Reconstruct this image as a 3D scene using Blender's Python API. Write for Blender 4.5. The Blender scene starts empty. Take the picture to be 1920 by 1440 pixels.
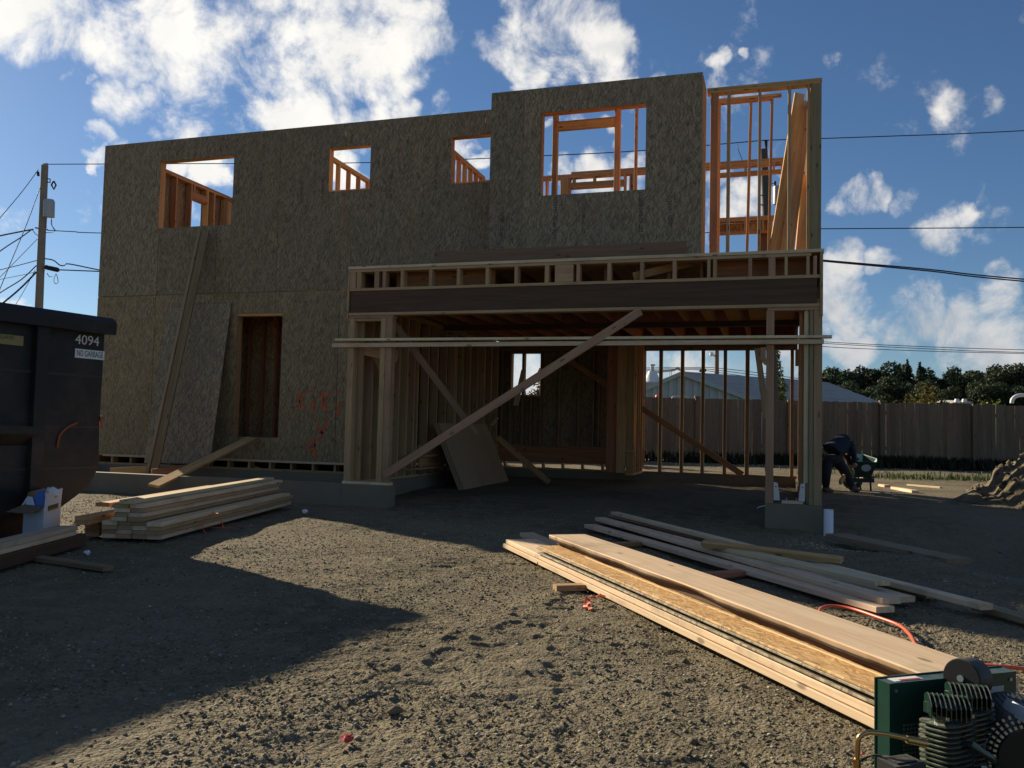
import bpy, math, random
import numpy as np
from mathutils import Vector, Matrix

random.seed(7)
RNG = np.random.default_rng(11)
SC = bpy.context.scene
COL = SC.collection

# ------------------------------------------------------------------ camera
F, PITCH, ROLL, YAW, HC = 1600.0, math.radians(3.01), math.radians(1.323), math.radians(17.36), 1.10
FW = np.array([-math.sin(YAW) * math.cos(PITCH), math.cos(YAW) * math.cos(PITCH), math.sin(PITCH)])
_r = np.array([math.cos(YAW), math.sin(YAW), 0.0])
_u = np.cross(_r, FW)
RT = math.cos(ROLL) * _r + math.sin(ROLL) * _u
UP = -math.sin(ROLL) * _r + math.cos(ROLL) * _u
CAM = np.array([0, 0, HC])
cd = bpy.data.cameras.new('camera')
cam = bpy.data.objects.new('camera', cd)
COL.objects.link(cam)
cd.sensor_width = 36.0
cd.lens = F / 1920 * 36.0
cd.clip_start, cd.clip_end = 0.05, 3000
M = Matrix.Identity(4)
for i in range(3):
    M[i][0], M[i][1], M[i][2], M[i][3] = RT[i], UP[i], -FW[i], CAM[i]
cam.matrix_world = M
SC.camera = cam

# ------------------------------------------------------------------ light
SUN_AZ = Vector((0.88, -0.475, 0)).normalized()      # the way sunlight travels over the ground
SUN_EL = math.radians(22.0)
SUN_STRENGTH = 5.0
SKY_STRENGTH = 0.05
EXPOSURE = 0.70
TO_SUN = Vector((-SUN_AZ.x * math.cos(SUN_EL), -SUN_AZ.y * math.cos(SUN_EL), math.sin(SUN_EL)))
ld = bpy.data.lights.new('sun', 'SUN')
ld.energy, ld.angle, ld.color = SUN_STRENGTH, math.radians(0.53), (1.0, 0.88, 0.68)
sun = bpy.data.objects.new('sun', ld)
COL.objects.link(sun)
sun.rotation_euler = TO_SUN.to_track_quat('Z', 'Y').to_euler()
SC.view_settings.view_transform = 'Standard'
SC.view_settings.look = 'None'
SC.view_settings.gamma = 1.0
SC.view_settings.use_curve_mapping = False
SC.view_settings.exposure = EXPOSURE


def ray(x, y):
    return FW + RT * (x - 960) / F - UP * (y - 720) / F


def AT(x, y, d):
    return Vector(CAM + ray(x, y) * d)


def GZ(x, y, z=0.0):
    r = ray(x, y)
    return Vector(CAM + r * (z - HC) / r[2])


def AY(x, y, Y):
    r = ray(x, y)
    return Vector(CAM + r * Y / r[1])


class NT:
    """little node-tree writer"""
    def __init__(s, nt):
        s.nt = nt

    def n(s, t, **kw):
        nd = s.nt.nodes.new(t)
        for k, v in kw.items():
            setattr(nd, k, v)
        return nd

    def l(s, a, b):
        s.nt.links.new(a, b)

    def put(s, sock, v):
        if hasattr(v, 'is_linked') or isinstance(v, bpy.types.NodeSocket):
            s.l(v, sock)
        else:
            sock.default_value = v

    def math(s, op, a, b=0.0, c=0.0, clamp=False):
        m = s.n('ShaderNodeMath', operation=op, use_clamp=clamp)
        s.put(m.inputs[0], a); s.put(m.inputs[1], b); s.put(m.inputs[2], c)
        return m.outputs[0]

    def vmath(s, op, a, b=(0, 0, 0)):
        m = s.n('ShaderNodeVectorMath', operation=op)
        s.put(m.inputs[0], a); s.put(m.inputs[1], b)
        return m.outputs[1] if op in ('DOT_PRODUCT', 'LENGTH') else m.outputs[0]

    def mix(s, f, a, b, blend='MIX'):
        m = s.n('ShaderNodeMix', data_type='RGBA', blend_type=blend)
        s.put(m.inputs[0], f)
        s.put(m.inputs[6], a if not isinstance(a, tuple) or len(a) == 4 else a + (1,))
        s.put(m.inputs[7], b if not isinstance(b, tuple) or len(b) == 4 else b + (1,))
        return m.outputs[2]

    def ramp(s, f, stops, interp='LINEAR'):
        r = s.n('ShaderNodeValToRGB')
        r.color_ramp.interpolation = interp
        el = r.color_ramp.elements
        while len(el) < len(stops):
            el.new(0.5)
        for e, (p, cc) in zip(el, stops):
            e.position = p
            e.color = (cc, cc, cc, 1) if isinstance(cc, (int, float)) else tuple(cc) + (1,)
        s.put(r.inputs[0], f)
        return r.outputs[0]

    def noise(s, v, scale, detail=4.0, rough=0.55, dist=0.0):
        m = s.n('ShaderNodeTexNoise')
        s.put(m.inputs['Vector'], v)
        m.inputs['Scale'].default_value = scale
        m.inputs['Detail'].default_value = detail
        m.inputs['Roughness'].default_value = rough
        m.inputs['Distortion'].default_value = dist
        return m.outputs['Fac']

    def smooth(s, v, a, b):
        m = s.n('ShaderNodeMapRange', interpolation_type='SMOOTHSTEP')
        s.put(m.inputs[0], v)
        m.inputs[1].default_value, m.inputs[2].default_value = a, b
        return m.outputs[0]

    def mapv(s, v, scale=(1, 1, 1), loc=(0, 0, 0), rot=(0, 0, 0)):
        m = s.n('ShaderNodeMapping')
        s.put(m.inputs['Vector'], v)
        s.put(m.inputs['Location'], loc)
        m.inputs['Rotation'].default_value = rot
        m.inputs['Scale'].default_value = scale
        return m.outputs[0]


# ------------------------------------------------------------------ sky: daylight plus broken cumulus
w = bpy.data.worlds.new('World')
SC.world = w
w.use_nodes = True
w.node_tree.nodes.clear()
N = NT(w.node_tree)
sky = N.n('ShaderNodeTexSky', sky_type='NISHITA')
sky.sun_disc = False
sky.sun_elevation = SUN_EL
sky.sun_rotation = math.atan2(TO_SUN.x, TO_SUN.y)
sky.air_density, sky.dust_density, sky.ozone_density = 1.0, 0.15, 5.0
tc = N.n('ShaderNodeTexCoord').outputs['Generated']
sep = N.n('ShaderNodeSeparateXYZ'); N.l(tc, sep.inputs[0])
zz = N.math('ADD', N.math('MAXIMUM', sep.outputs[2], 0.0), 0.16)
comb = N.n('ShaderNodeCombineXYZ')
N.l(N.math('DIVIDE', sep.outputs[0], zz), comb.inputs[0])
N.l(N.math('DIVIDE', sep.outputs[1], zz), comb.inputs[1])
plane = comb.outputs[0]
warp = N.noise(tc, 7.0, 5, 0.6)
big = N.noise(plane, 1.15, 3, 0.5, 0.3)
fine = N.noise(tc, 13.5, 10, 0.64, 0.25)
# cloud banks: (x, y, radius) of the larger cumulus in the photograph, as directions of the sky
BANKS = [(40, 10, 110, 1.0), (160, 25, 120, 1.0), (300, 30, 120, 1.0), (430, 60, 130, 1.0), (560, 40, 130, 1.0),
         (690, 45, 130, 1.0), (790, 40, 80, .9), (380, 150, 85, .9), (500, 130, 90, .9), (600, 120, 100, .9), (720, 130, 70, .7),
         (535, 205, 75, 1.0), (610, 215, 80, 1.0), (690, 215, 60, .9), (760, 210, 45, .7), (850, 195, 45, .7),
         (240, 198, 50, .8), (300, 210, 58, .9), (355, 232, 45, .8), (265, 82, 22, .7), (105, 143, 20, .7), (175, 168, 14, .6),
         (930, 80, 55, .8), (990, 60, 80, 1.0), (1060, 50, 85, 1.0), (1110, 90, 70, 1.0), (1175, 125, 42, .9), (1000, 120, 50, .8),
         (1360, 132, 30, .65), (1430, 122, 14, .5), (1790, 200, 35, .5), (1870, 185, 25, .4),
         (1590, 370, 50, .9), (1640, 352, 42, .9), (1560, 385, 36, .9), (1715, 368, 38, .5), (1780, 448, 52, .8), (1835, 430, 26, .6), (1730, 465, 26, .5),
         (1590, 520, 46, .9), (1670, 508, 40, .85), (1580, 580, 60, .9), (1690, 588, 70, .9), (1800, 612, 70, .9), (1900, 635, 75, .95),
         (1600, 650, 55, .9), (1890, 560, 40, .8), (1860, 672, 50, .9), (1480, 620, 80, .9), (1700, 540, 55, .7),
         (330, 318, 40, 1.0), (395, 325, 36, 1.0), (205, 270, 24, .8), (190, 300, 16, .8), (650, 300, 36, .9), (680, 325, 24, .7),
         (885, 275, 26, .9), (905, 300, 22, .9), (870, 310, 20, .7), (1060, 225, 34, .8), (1130, 218, 28, .8), (1030, 235, 20, .7),
         (1090, 345, 50, .9), (1180, 340, 36, .9), (1030, 345, 30, .8), (1195, 305, 18, .7), (1150, 270, 16, .5),
         (1380, 395, 55, .95), (1350, 330, 26, .5), (1440, 285, 40, .7), (1480, 260, 25, .5), (1300, 420, 40, .6),
         (1240, 690, 70, .9), (1340, 690, 80, .9), (1440, 690, 80, .9), (1000, 690, 60, .85), (20, 585, 20, .9), (48, 583, 16, .8),
         (180, 450, 22, .35), (370, 400, 22, .6)]
wn1 = N.n('ShaderNodeTexNoise'); N.l(tc, wn1.inputs['Vector']); wn1.inputs['Scale'].default_value = 7.0; wn1.inputs['Detail'].default_value = 4
wn2 = N.n('ShaderNodeTexNoise'); N.l(tc, wn2.inputs['Vector']); wn2.inputs['Scale'].default_value = 26.0; wn2.inputs['Detail'].default_value = 5
half = (0.5, 0.5, 0.5)
wtc = N.vmath('ADD', tc, N.vmath('MULTIPLY', N.vmath('SUBTRACT', wn1.outputs['Color'], half), (.13, .13, .10)))
wtc = N.vmath('ADD', wtc, N.vmath('MULTIPLY', N.vmath('SUBTRACT', wn2.outputs['Color'], half), (.055, .055, .045)))
wtc = N.vmath('NORMALIZE', wtc)
bias = None
for (bx, by, br, bw) in BANKS:
    d = Vector(ray(bx, by)).normalized()
    dot = N.vmath('DOT_PRODUCT', wtc, tuple(d))
    a1 = math.cos(br * 1.15 / F); a0 = math.cos(br * 0.15 / F)
    m = N.math('MULTIPLY', N.smooth(dot, a1, a0), bw)
    bias = m if bias is None else N.math('MAXIMUM', bias, m)
# outside the banks of the photograph the same broken cover goes on, by chance
seen = N.smooth(N.vmath('DOT_PRODUCT', tc, tuple(FW)), 0.74, 0.80)
loose = N.math('MULTIPLY', N.smooth(big, 0.55, 0.68), 0.95)
cover = N.math('MAXIMUM', bias, N.math('MULTIPLY', loose, N.math('SUBTRACT', 1.0, seen)))
dens = N.math('ADD', N.math('MULTIPLY', cover, 0.62), N.math('MULTIPLY', N.math('SUBTRACT', fine, 0.5), 2.25))
dens = N.math('ADD', dens, N.math('MULTIPLY', N.math('SUBTRACT', warp, 0.5), 0.9))
mask = N.smooth(dens, 0.17, 0.82)
core = N.smooth(dens, 0.50, 1.1)
low = N.smooth(sep.outputs[2], 0.26, 0.08)
puff = N.noise(tc, 16.0, 6, 0.55, 0.2)
sunny = N.smooth(N.vmath('DOT_PRODUCT', tc, tuple(TO_SUN)), 0.45, 0.95)
CL = 11.2
white = N.mix(N.smooth(puff, 0.35, 0.62), (0.66 * CL, 0.67 * CL, 0.69 * CL), (1.04 * CL, 1.0 * CL, 0.94 * CL))
white = N.mix(N.math('MULTIPLY', core, 0.22), white, (0.62 * CL, 0.64 * CL, 0.67 * CL))
white = N.mix(N.math('MULTIPLY', low, 0.55), white, (0.46 * CL, 0.50 * CL, 0.56 * CL))
white = N.mix(N.math('MULTIPLY', sunny, 0.70), white, (1.22 * CL, 1.19 * CL, 1.12 * CL))
clear = N.mix(1.0, sky.outputs[0], (0.94, 1.0, 1.06), 'MULTIPLY')
mixed = N.mix(mask, clear, white)
bg = N.n('ShaderNodeBackground')
bg.inputs[1].default_value = SKY_STRENGTH
N.l(mixed, bg.inputs[0])
wo = N.n('ShaderNodeOutputWorld')
N.l(bg.outputs[0], wo.inputs[0])


# ------------------------------------------------------------------ materials
def material(name):
    m = bpy.data.materials.new(name)
    m.use_nodes = True
    nt = m.node_tree
    b = nt.nodes['Principled BSDF']
    return m, NT(nt), b


def bump(N, b, h, strength, dist=0.01):
    bn = N.n('ShaderNodeBump')
    bn.inputs['Strength'].default_value = strength
    bn.inputs['Distance'].default_value = dist
    N.l(h, bn.inputs['Height'])
    N.l(bn.outputs[0], b.inputs['Normal'])


def wood(name, light, dark, grain=1.0, knots=True, rough=0.75, dirt=0.25):
    m, N, b = material(name)
    oi = N.n('ShaderNodeObjectInfo')
    tc = N.n('ShaderNodeTexCoord').outputs['Object']
    rnd = oi.outputs['Random']
    off = N.n('ShaderNodeCombineXYZ')
    N.l(N.math('MULTIPLY', rnd, 37.0), off.inputs[0]); N.l(N.math('MULTIPLY', rnd, 91.0), off.inputs[1]); N.l(N.math('MULTIPLY', rnd, 53.0), off.inputs[2])
    p = N.vmath('ADD', tc, off.outputs[0])
    st = N.mapv(p, (1.1, 22, 22))
    g1 = N.noise(st, 1.0, 5, 0.6, 0.7)
    g2 = N.noise(N.mapv(p, (3.0, 120, 120)), 1.0, 3, 0.6)
    f = N.math('ADD', N.math('MULTIPLY', g1, 0.75 * grain), N.math('MULTIPLY', g2, 0.3 * grain))
    c = N.mix(N.smooth(f, 0.32, 0.78), dark, light)
    # boards differ a little from one another
    var = N.math('ADD', 0.80, N.math('MULTIPLY', rnd, 0.34))
    hsv = N.n('ShaderNodeHueSaturation')
    N.l(c, hsv.inputs['Color']); N.l(var, hsv.inputs['Value'])
    N.l(N.math('ADD', 0.485, N.math('MULTIPLY', N.math('FRACT', N.math('MULTIPLY', rnd, 7.3)), 0.03)), hsv.inputs['Hue'])
    c = hsv.outputs[0]
    if knots:
        v = N.n('ShaderNodeTexVoronoi', feature='F1')
        N.l(N.mapv(p, (3.2, 8, 8)), v.inputs['Vector'])
        v.inputs['Scale'].default_value = 1.0
        k = N.smooth(v.outputs['Distance'], 0.16, 0.07)
        c = N.mix(N.math('MULTIPLY', k, 0.75), c, tuple(x * 0.28 for x in dark))
    d = N.noise(p, 2.3, 5, 0.65)
    c = N.mix(N.math('MULTIPLY', N.smooth(d, 0.50, 0.75), dirt), c, (0.10, 0.085, 0.062))
    N.l(c, b.inputs['Base Color'])
    b.inputs['Roughness'].default_value = rough
    b.inputs['Specular IOR Level'].default_value = 0.25
    bump(N, b, f, 0.25, 0.004)
    return m


def osb(name, tones, sc=1.0, flat=False):
    """strand board: several overlaid layers of long flakes, each flake with its own tone and tilt"""
    m, N, b = material(name)
    oi = N.n('ShaderNodeObjectInfo')
    tc = N.n('ShaderNodeTexCoord').outputs['Object']
    off = N.n('ShaderNodeCombineXYZ')
    for i, k in enumerate((31.0, 57.0, 83.0)):
        N.l(N.math('MULTIPLY', oi.outputs['Random'], k), off.inputs[i])
    p = N.vmath('ADD', tc, off.outputs[0])
    wn = N.n('ShaderNodeTexNoise'); N.l(p, wn.inputs['Vector']); wn.inputs['Scale'].default_value = 5.0 * sc
    wv = N.vmath('MULTIPLY', N.vmath('SUBTRACT', wn.outputs['Color'], (0.5, 0.5, 0.5)), (0.05, 0.05, 0.03))
    p2 = N.vmath('ADD', p, wv)
    layers = []
    for i, (rot, sx, sz) in enumerate(((0.06, 85, 11.0), (-0.14, 72, 9.5), (0.42, 76, 12.5), (-0.5, 74, 13.0))):
        v = N.n('ShaderNodeTexVoronoi', feature='F1', voronoi_dimensions='2D')
        q = N.mapv(p2, (1, 1, 1), (i * 3.7, i * 1.9, i * 2.3), (0, 0, rot) if flat else (0, rot, 0))
        sp = N.n('ShaderNodeSeparateXYZ'); N.l(q, sp.inputs[0])
        cb = N.n('ShaderNodeCombineXYZ')
        N.l(N.math('MULTIPLY', sp.outputs[1 if flat else 0], sx * sc), cb.inputs[0]); N.l(N.math('MULTIPLY', sp.outputs[0 if flat else 2], sz * sc), cb.inputs[1])
        N.l(cb.outputs[0], v.inputs['Vector'])
        v.inputs['Scale'].default_value = 1.0
        s = N.n('ShaderNodeSeparateColor'); N.l(v.outputs['Color'], s.inputs[0])
        layers.append((s.outputs[0], s.outputs[1], v.outputs['Distance']))
    lo, mid, hi = tones
    cols = [N.ramp(l[0], [(0.0, tuple(x * .75 for x in lo)), (0.18, lo), (0.5, mid), (0.85, hi), (1.0, tuple(min(1, x * 1.12) for x in hi))]) for l in layers]
    c = N.mix(N.smooth(layers[1][1], 0.45, 0.55), cols[0], cols[1])
    c = N.mix(N.smooth(layers[2][1], 0.62, 0.66), c, cols[2])
    c = N.mix(N.smooth(layers[3][1], 0.70, 0.74), c, cols[3])
    bark = N.smooth(layers[3][0], 0.93, 0.96)
    c = N.mix(N.math('MULTIPLY', bark, 0.6), c, tuple(x * 0.35 for x in lo))
    pores = N.smooth(N.noise(N.mapv(p2, (14 * sc, 75 * sc, 75 * sc) if flat else (75 * sc, 75 * sc, 14 * sc)), 1.0, 3, 0.6), 0.66, 0.74)
    c = N.mix(N.math('MULTIPLY', pores, 0.6), c, tuple(x * 0.3 for x in lo))
    tint = N.noise(p, 1.3, 4, 0.6)
    c = N.mix(N.math('MULTIPLY', N.smooth(tint, 0.35, 0.7), 0.30), c, tuple(x * y for x, y in zip(lo, (1.0, 1.05, 1.1))))
    hsv = N.n('ShaderNodeHueSaturation'); N.l(c, hsv.inputs['Color'])
    N.l(N.math('ADD', 0.90, N.math('MULTIPLY', oi.outputs['Random'], 0.22)), hsv.inputs['Value'])
    N.l(hsv.outputs[0], b.inputs['Base Color'])
    b.inputs['Roughness'].default_value = 0.7
    b.inputs['Specular IOR Level'].default_value = 0.3
    bump(N, b, N.math('ADD', layers[0][0], layers[2][0]), 0.2, 0.002)
    return m


def plain(name, col, rough=0.6, metal=0.0, var=0.15, scale=8.0, bumpy=0.0, spec=0.5, dirt=None, lit_tops=0.0):
    m, N, b = material(name)
    tc = N.n('ShaderNodeTexCoord').outputs['Object']
    n1 = N.noise(tc, scale, 6, 0.6)
    lo = tuple(x * (1 - var) for x in col); hi = tuple(min(1, x * (1 + var)) for x in col)
    c = N.mix(n1, lo, hi)
    if dirt:
        n2 = N.noise(tc, scale * 0.35, 7, 0.7, 0.5)
        c = N.mix(N.math('MULTIPLY', N.smooth(n2, 0.5, 0.72), dirt[1]), c, dirt[0])
    rg = None
    if lit_tops:
        sn = N.n('ShaderNodeSeparateXYZ'); N.l(N.n('ShaderNodeNewGeometry').outputs['Normal'], sn.inputs[0])
        fd_ = N.math('MULTIPLY', N.math('MULTIPLY', N.smooth(sn.outputs[2], 0.35, 0.95), N.smooth(N.noise(tc, 45, 5, .65), .30, .62)), lit_tops)
        c = N.mix(fd_, c, (0.27, 0.245, 0.19))  # pale dusty tone on upward faces stands in for sun catching the fins
        rg = N.math('ADD', rough, N.math('MULTIPLY', fd_, 0.4))
    N.l(c, b.inputs['Base Color'])
    b.inputs['Roughness'].default_value = rough
    if rg is not None:
        N.l(rg, b.inputs['Roughness'])
    b.inputs['Metallic'].default_value = metal
    b.inputs['Specular IOR Level'].default_value = spec
    if bumpy:
        bump(N, b, N.noise(tc, scale * 4, 4, 0.6), bumpy, 0.01)
    return m


def leaf(name, c1, c2, rough=0.6):
    m, N, b = material(name)
    g = N.n('ShaderNodeNewGeometry')
    c = N.mix(g.outputs['Random Per Island'], c1, c2)
    N.l(c, b.inputs['Base Color'])
    b.inputs['Roughness'].default_value = rough
    b.inputs['Specular IOR Level'].default_value = 0.2
    tr = N.n('ShaderNodeBsdfTranslucent'); N.l(c, tr.inputs[0])
    mx = N.n('ShaderNodeMixShader'); mx.inputs[0].default_value = 0.25
    N.l(b.outputs[0], mx.inputs[1]); N.l(tr.outputs[0], mx.inputs[2])
    N.l(mx.outputs[0], N.nt.nodes['Material Output'].inputs[0])
    return m


MT = {}
MT['fir'] = wood('fir', (0.64, 0.37, 0.165), (0.44, 0.22, 0.085))
MT['spruce'] = wood('spruce', (0.53, 0.345, 0.190), (0.385, 0.23, 0.115))
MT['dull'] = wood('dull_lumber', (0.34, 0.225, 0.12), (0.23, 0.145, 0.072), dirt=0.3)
MT['pale'] = wood('pale_lumber', (0.80, 0.63, 0.405), (0.63, 0.44, 0.25), dirt=0.4)
MT['grey'] = wood('weathered_lumber', (0.34, 0.25, 0.145), (0.22, 0.155, 0.085), dirt=0.45)
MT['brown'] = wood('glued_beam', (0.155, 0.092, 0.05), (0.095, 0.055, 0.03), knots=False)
MT['redwood'] = wood('reddish_fir', (0.52, 0.235, 0.115), (0.36, 0.15, 0.07))
MT['fence'] = wood('fence_cedar', (0.215, 0.158, 0.102), (0.14, 0.10, 0.062), dirt=0.3)
MT['osb'] = osb('strand_board', ((0.220, 0.150, 0.071), (0.298, 0.210, 0.105), (0.385, 0.281, 0.150)))
MT['osbgrey'] = osb('weathered_strand_board', ((0.188, 0.134, 0.074), (0.260, 0.191, 0.110), (0.345, 0.262, 0.158)))
MT['osbwarm'] = osb('fresh_strand_board', ((0.36, 0.20, 0.085), (0.52, 0.32, 0.14), (0.66, 0.45, 0.23)))
MT['osbstrip'] = osb('strand_board_offcut', ((0.42, 0.235, 0.09), (0.53, 0.315, 0.125), (0.63, 0.41, 0.19)), 1.3, True)
MT['osbedge'] = osb('strand_board_offcut_grey', ((0.24, 0.18, 0.11), (0.36, 0.29, 0.18), (0.48, 0.40, 0.27)), 1.3, True)
MT['ply'] = plain('plywood_face', (0.36, 0.235, 0.13), 0.7, var=0.12, scale=5, dirt=((0.14, 0.10, 0.08), 0.3))
MT['concrete'] = plain('concrete', (0.20, 0.163, 0.108), 0.85, var=0.18, scale=3, bumpy=0.2, dirt=((0.15, 0.135, 0.11), 0.6))
MT['dump'] = plain('dumpster_paint', (0.012, 0.011, 0.0105), 0.62, var=0.4, scale=1.6, bumpy=0.16, dirt=((0.062, 0.044, 0.030), 0.85))
MT['rust'] = plain('rusty_steel', (0.055, 0.042, 0.030), 0.8, var=.5, scale=12)
MT['white'] = plain('white_paint', (0.72, 0.72, 0.70), 0.5, var=0.08)
MT['letter'] = plain('dark_lettering', (0.02, 0.02, 0.02), 0.6)
MT['stamp'] = plain('ink_stamp', (0.045, 0.04, 0.035), 0.8)
MT['yellow'] = plain('faded_yellow', (0.30, 0.25, 0.09), 0.6)
MT['spray'] = plain('orange_spray_paint', (0.60, 0.10, 0.03), 0.6, var=0.4, scale=30)
MT['redspray'] = plain('faded_orange_mark', (0.30, 0.07, 0.02), 0.6, var=0.4, scale=30)
MT['steel'] = plain('galvanised_steel', (0.55, 0.56, 0.56), 0.4, 0.9, var=0.15)
MT['pvc'] = plain('white_pvc', (0.74, 0.74, 0.73), 0.4, var=0.05)
MT['navy'] = plain('navy_cloth', (0.012, 0.017, 0.035), 0.9, var=0.3, scale=20)
MT['trouser'] = plain('dark_trousers', (0.015, 0.015, 0.018), 0.9, var=0.3, scale=20)
MT['skin'] = plain('skin', (0.42, 0.25, 0.17), 0.55, var=0.1)
MT['hair'] = plain('dark_hair', (0.02, 0.015, 0.01), 0.7)
MT['boot'] = plain('work_boot', (0.10, 0.07, 0.045), 0.7)
MT['barrow'] = plain('green_barrow_tray', (0.012, 0.03, 0.02), 0.35, var=0.2)
MT['black'] = plain('black_metal', (0.011, 0.0105, 0.0105), 0.42, var=0.2, spec=.35, lit_tops=.35)
MT['blackmatt'] = plain('black_plastic', (0.016, 0.016, 0.016), 0.5, var=0.2, lit_tops=.3)
MT['rubber'] = plain('rubber', (0.02, 0.02, 0.02), 0.8)
MT['green'] = plain('compressor_green', (0.010, 0.045, 0.030), 0.3, var=0.15, scale=20, lit_tops=.25)
MT['greendark'] = plain('compressor_green_casting', (0.009, 0.032, 0.021), 0.22, var=0.2, scale=30, spec=.9, lit_tops=.75)
MT['alloy'] = plain('bare_alloy', (0.42, 0.43, 0.40), 0.32, 0.85, var=0.15)
MT['brass'] = plain('brass_tube', (0.52, 0.33, 0.13), 0.28, 0.95, var=0.15)
MT['hose'] = plain('orange_hose', (0.72, 0.11, 0.045), 0.4, var=0.1)
MT['ribbon'] = plain('orange_tape', (0.65, 0.13, 0.045), 0.6, var=0.2)
MT['red'] = plain('red_scrap', (0.45, 0.03, 0.025), 0.5, var=0.3)
MT['card'] = plain('cardboard', (0.20, 0.145, 0.09), 0.8, var=0.12)
MT['boxwhite'] = plain('white_carton', (0.66, 0.66, 0.70), 0.6, var=0.06)
MT['blue'] = plain('blue_packaging', (0.09, 0.19, 0.46), 0.5, var=0.1)
MT['pole'] = plain('pole_timber', (0.24, 0.20, 0.155), 0.85, var=0.3, scale=4, bumpy=0.2)
MT['poledark'] = plain('tarred_pole_timber', (0.075, 0.07, 0.06), 0.85, var=0.3, scale=4)
MT['polebrown'] = plain('brown_pole_timber', (0.18, 0.095, 0.055), 0.85, var=0.3, scale=4)
MT['can'] = plain('transformer_grey', (0.36, 0.38, 0.38), 0.45, var=0.1)
MT['wire'] = plain('wire', (0.03, 0.03, 0.033), 0.6)
MT['barnwall'] = plain('pale_green_siding', (0.33, 0.39, 0.36), 0.6, var=0.12, scale=3)
MT['barnroof'] = plain('weathered_roofing', (0.36, 0.34, 0.31), 0.8, var=0.2, scale=0.8, dirt=((0.13, 0.125, 0.12), 0.5))
MT['bark'] = plain('bark', (0.075, 0.055, 0.04), 0.9, var=0.3)
MT['leafdark'] = leaf('dark_foliage', (0.020, 0.034, 0.018), (0.050, 0.070, 0.032))
MT['leaffar'] = leaf('soft_green_foliage', (0.026, 0.042, 0.020), (0.060, 0.082, 0.036))
MT['leafmid'] = leaf('mid_foliage', (0.030, 0.045, 0.018), (0.075, 0.09, 0.035))
MT['leafautumn'] = leaf('autumn_foliage', (0.10, 0.075, 0.02), (0.17, 0.15, 0.04))
MT['leafyellow'] = leaf('yellow_green_foliage', (0.05, 0.075, 0.015), (0.18, 0.19, 0.04))
MT['leafred'] = leaf('red_tipped_foliage', (0.035, 0.055, 0.02), (0.14, 0.06, 0.03))
MT['grass'] = leaf('grass_blades', (0.035, 0.055, 0.014), (0.085, 0.105, 0.035))
MT['weed'] = leaf('dark_weeds', (0.012, 0.018, 0.008), (0.028, 0.036, 0.014))


# ------------------------------------------------------------------ geometry helpers
def link(o, parent=None):
    COL.objects.link(o)
    if parent is not None:
        o.parent = parent
        o.matrix_parent_inverse = parent_inv(parent)
    return o


def parent_inv(p):
    m = Matrix.Identity(4)
    q = p
    while q is not None:                       # world matrix without a depsgraph update
        m = q.matrix_parent_inverse @ q.matrix_basis @ m if q.parent is not None else q.matrix_basis @ m
        q = q.parent
    return m.inverted()


def tag(o, label=None, cat=None, group=None, kind=None):
    for k, v in (('label', label), ('category', cat), ('group', group), ('kind', kind)):
        if v:
            o[k] = v
    return o


def empty(name, loc, label, cat, group=None):
    o = bpy.data.objects.new(name, None)
    o.location = loc
    o.empty_display_size = 0.2
    COL.objects.link(o)
    return tag(o, label, cat, group)


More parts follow.
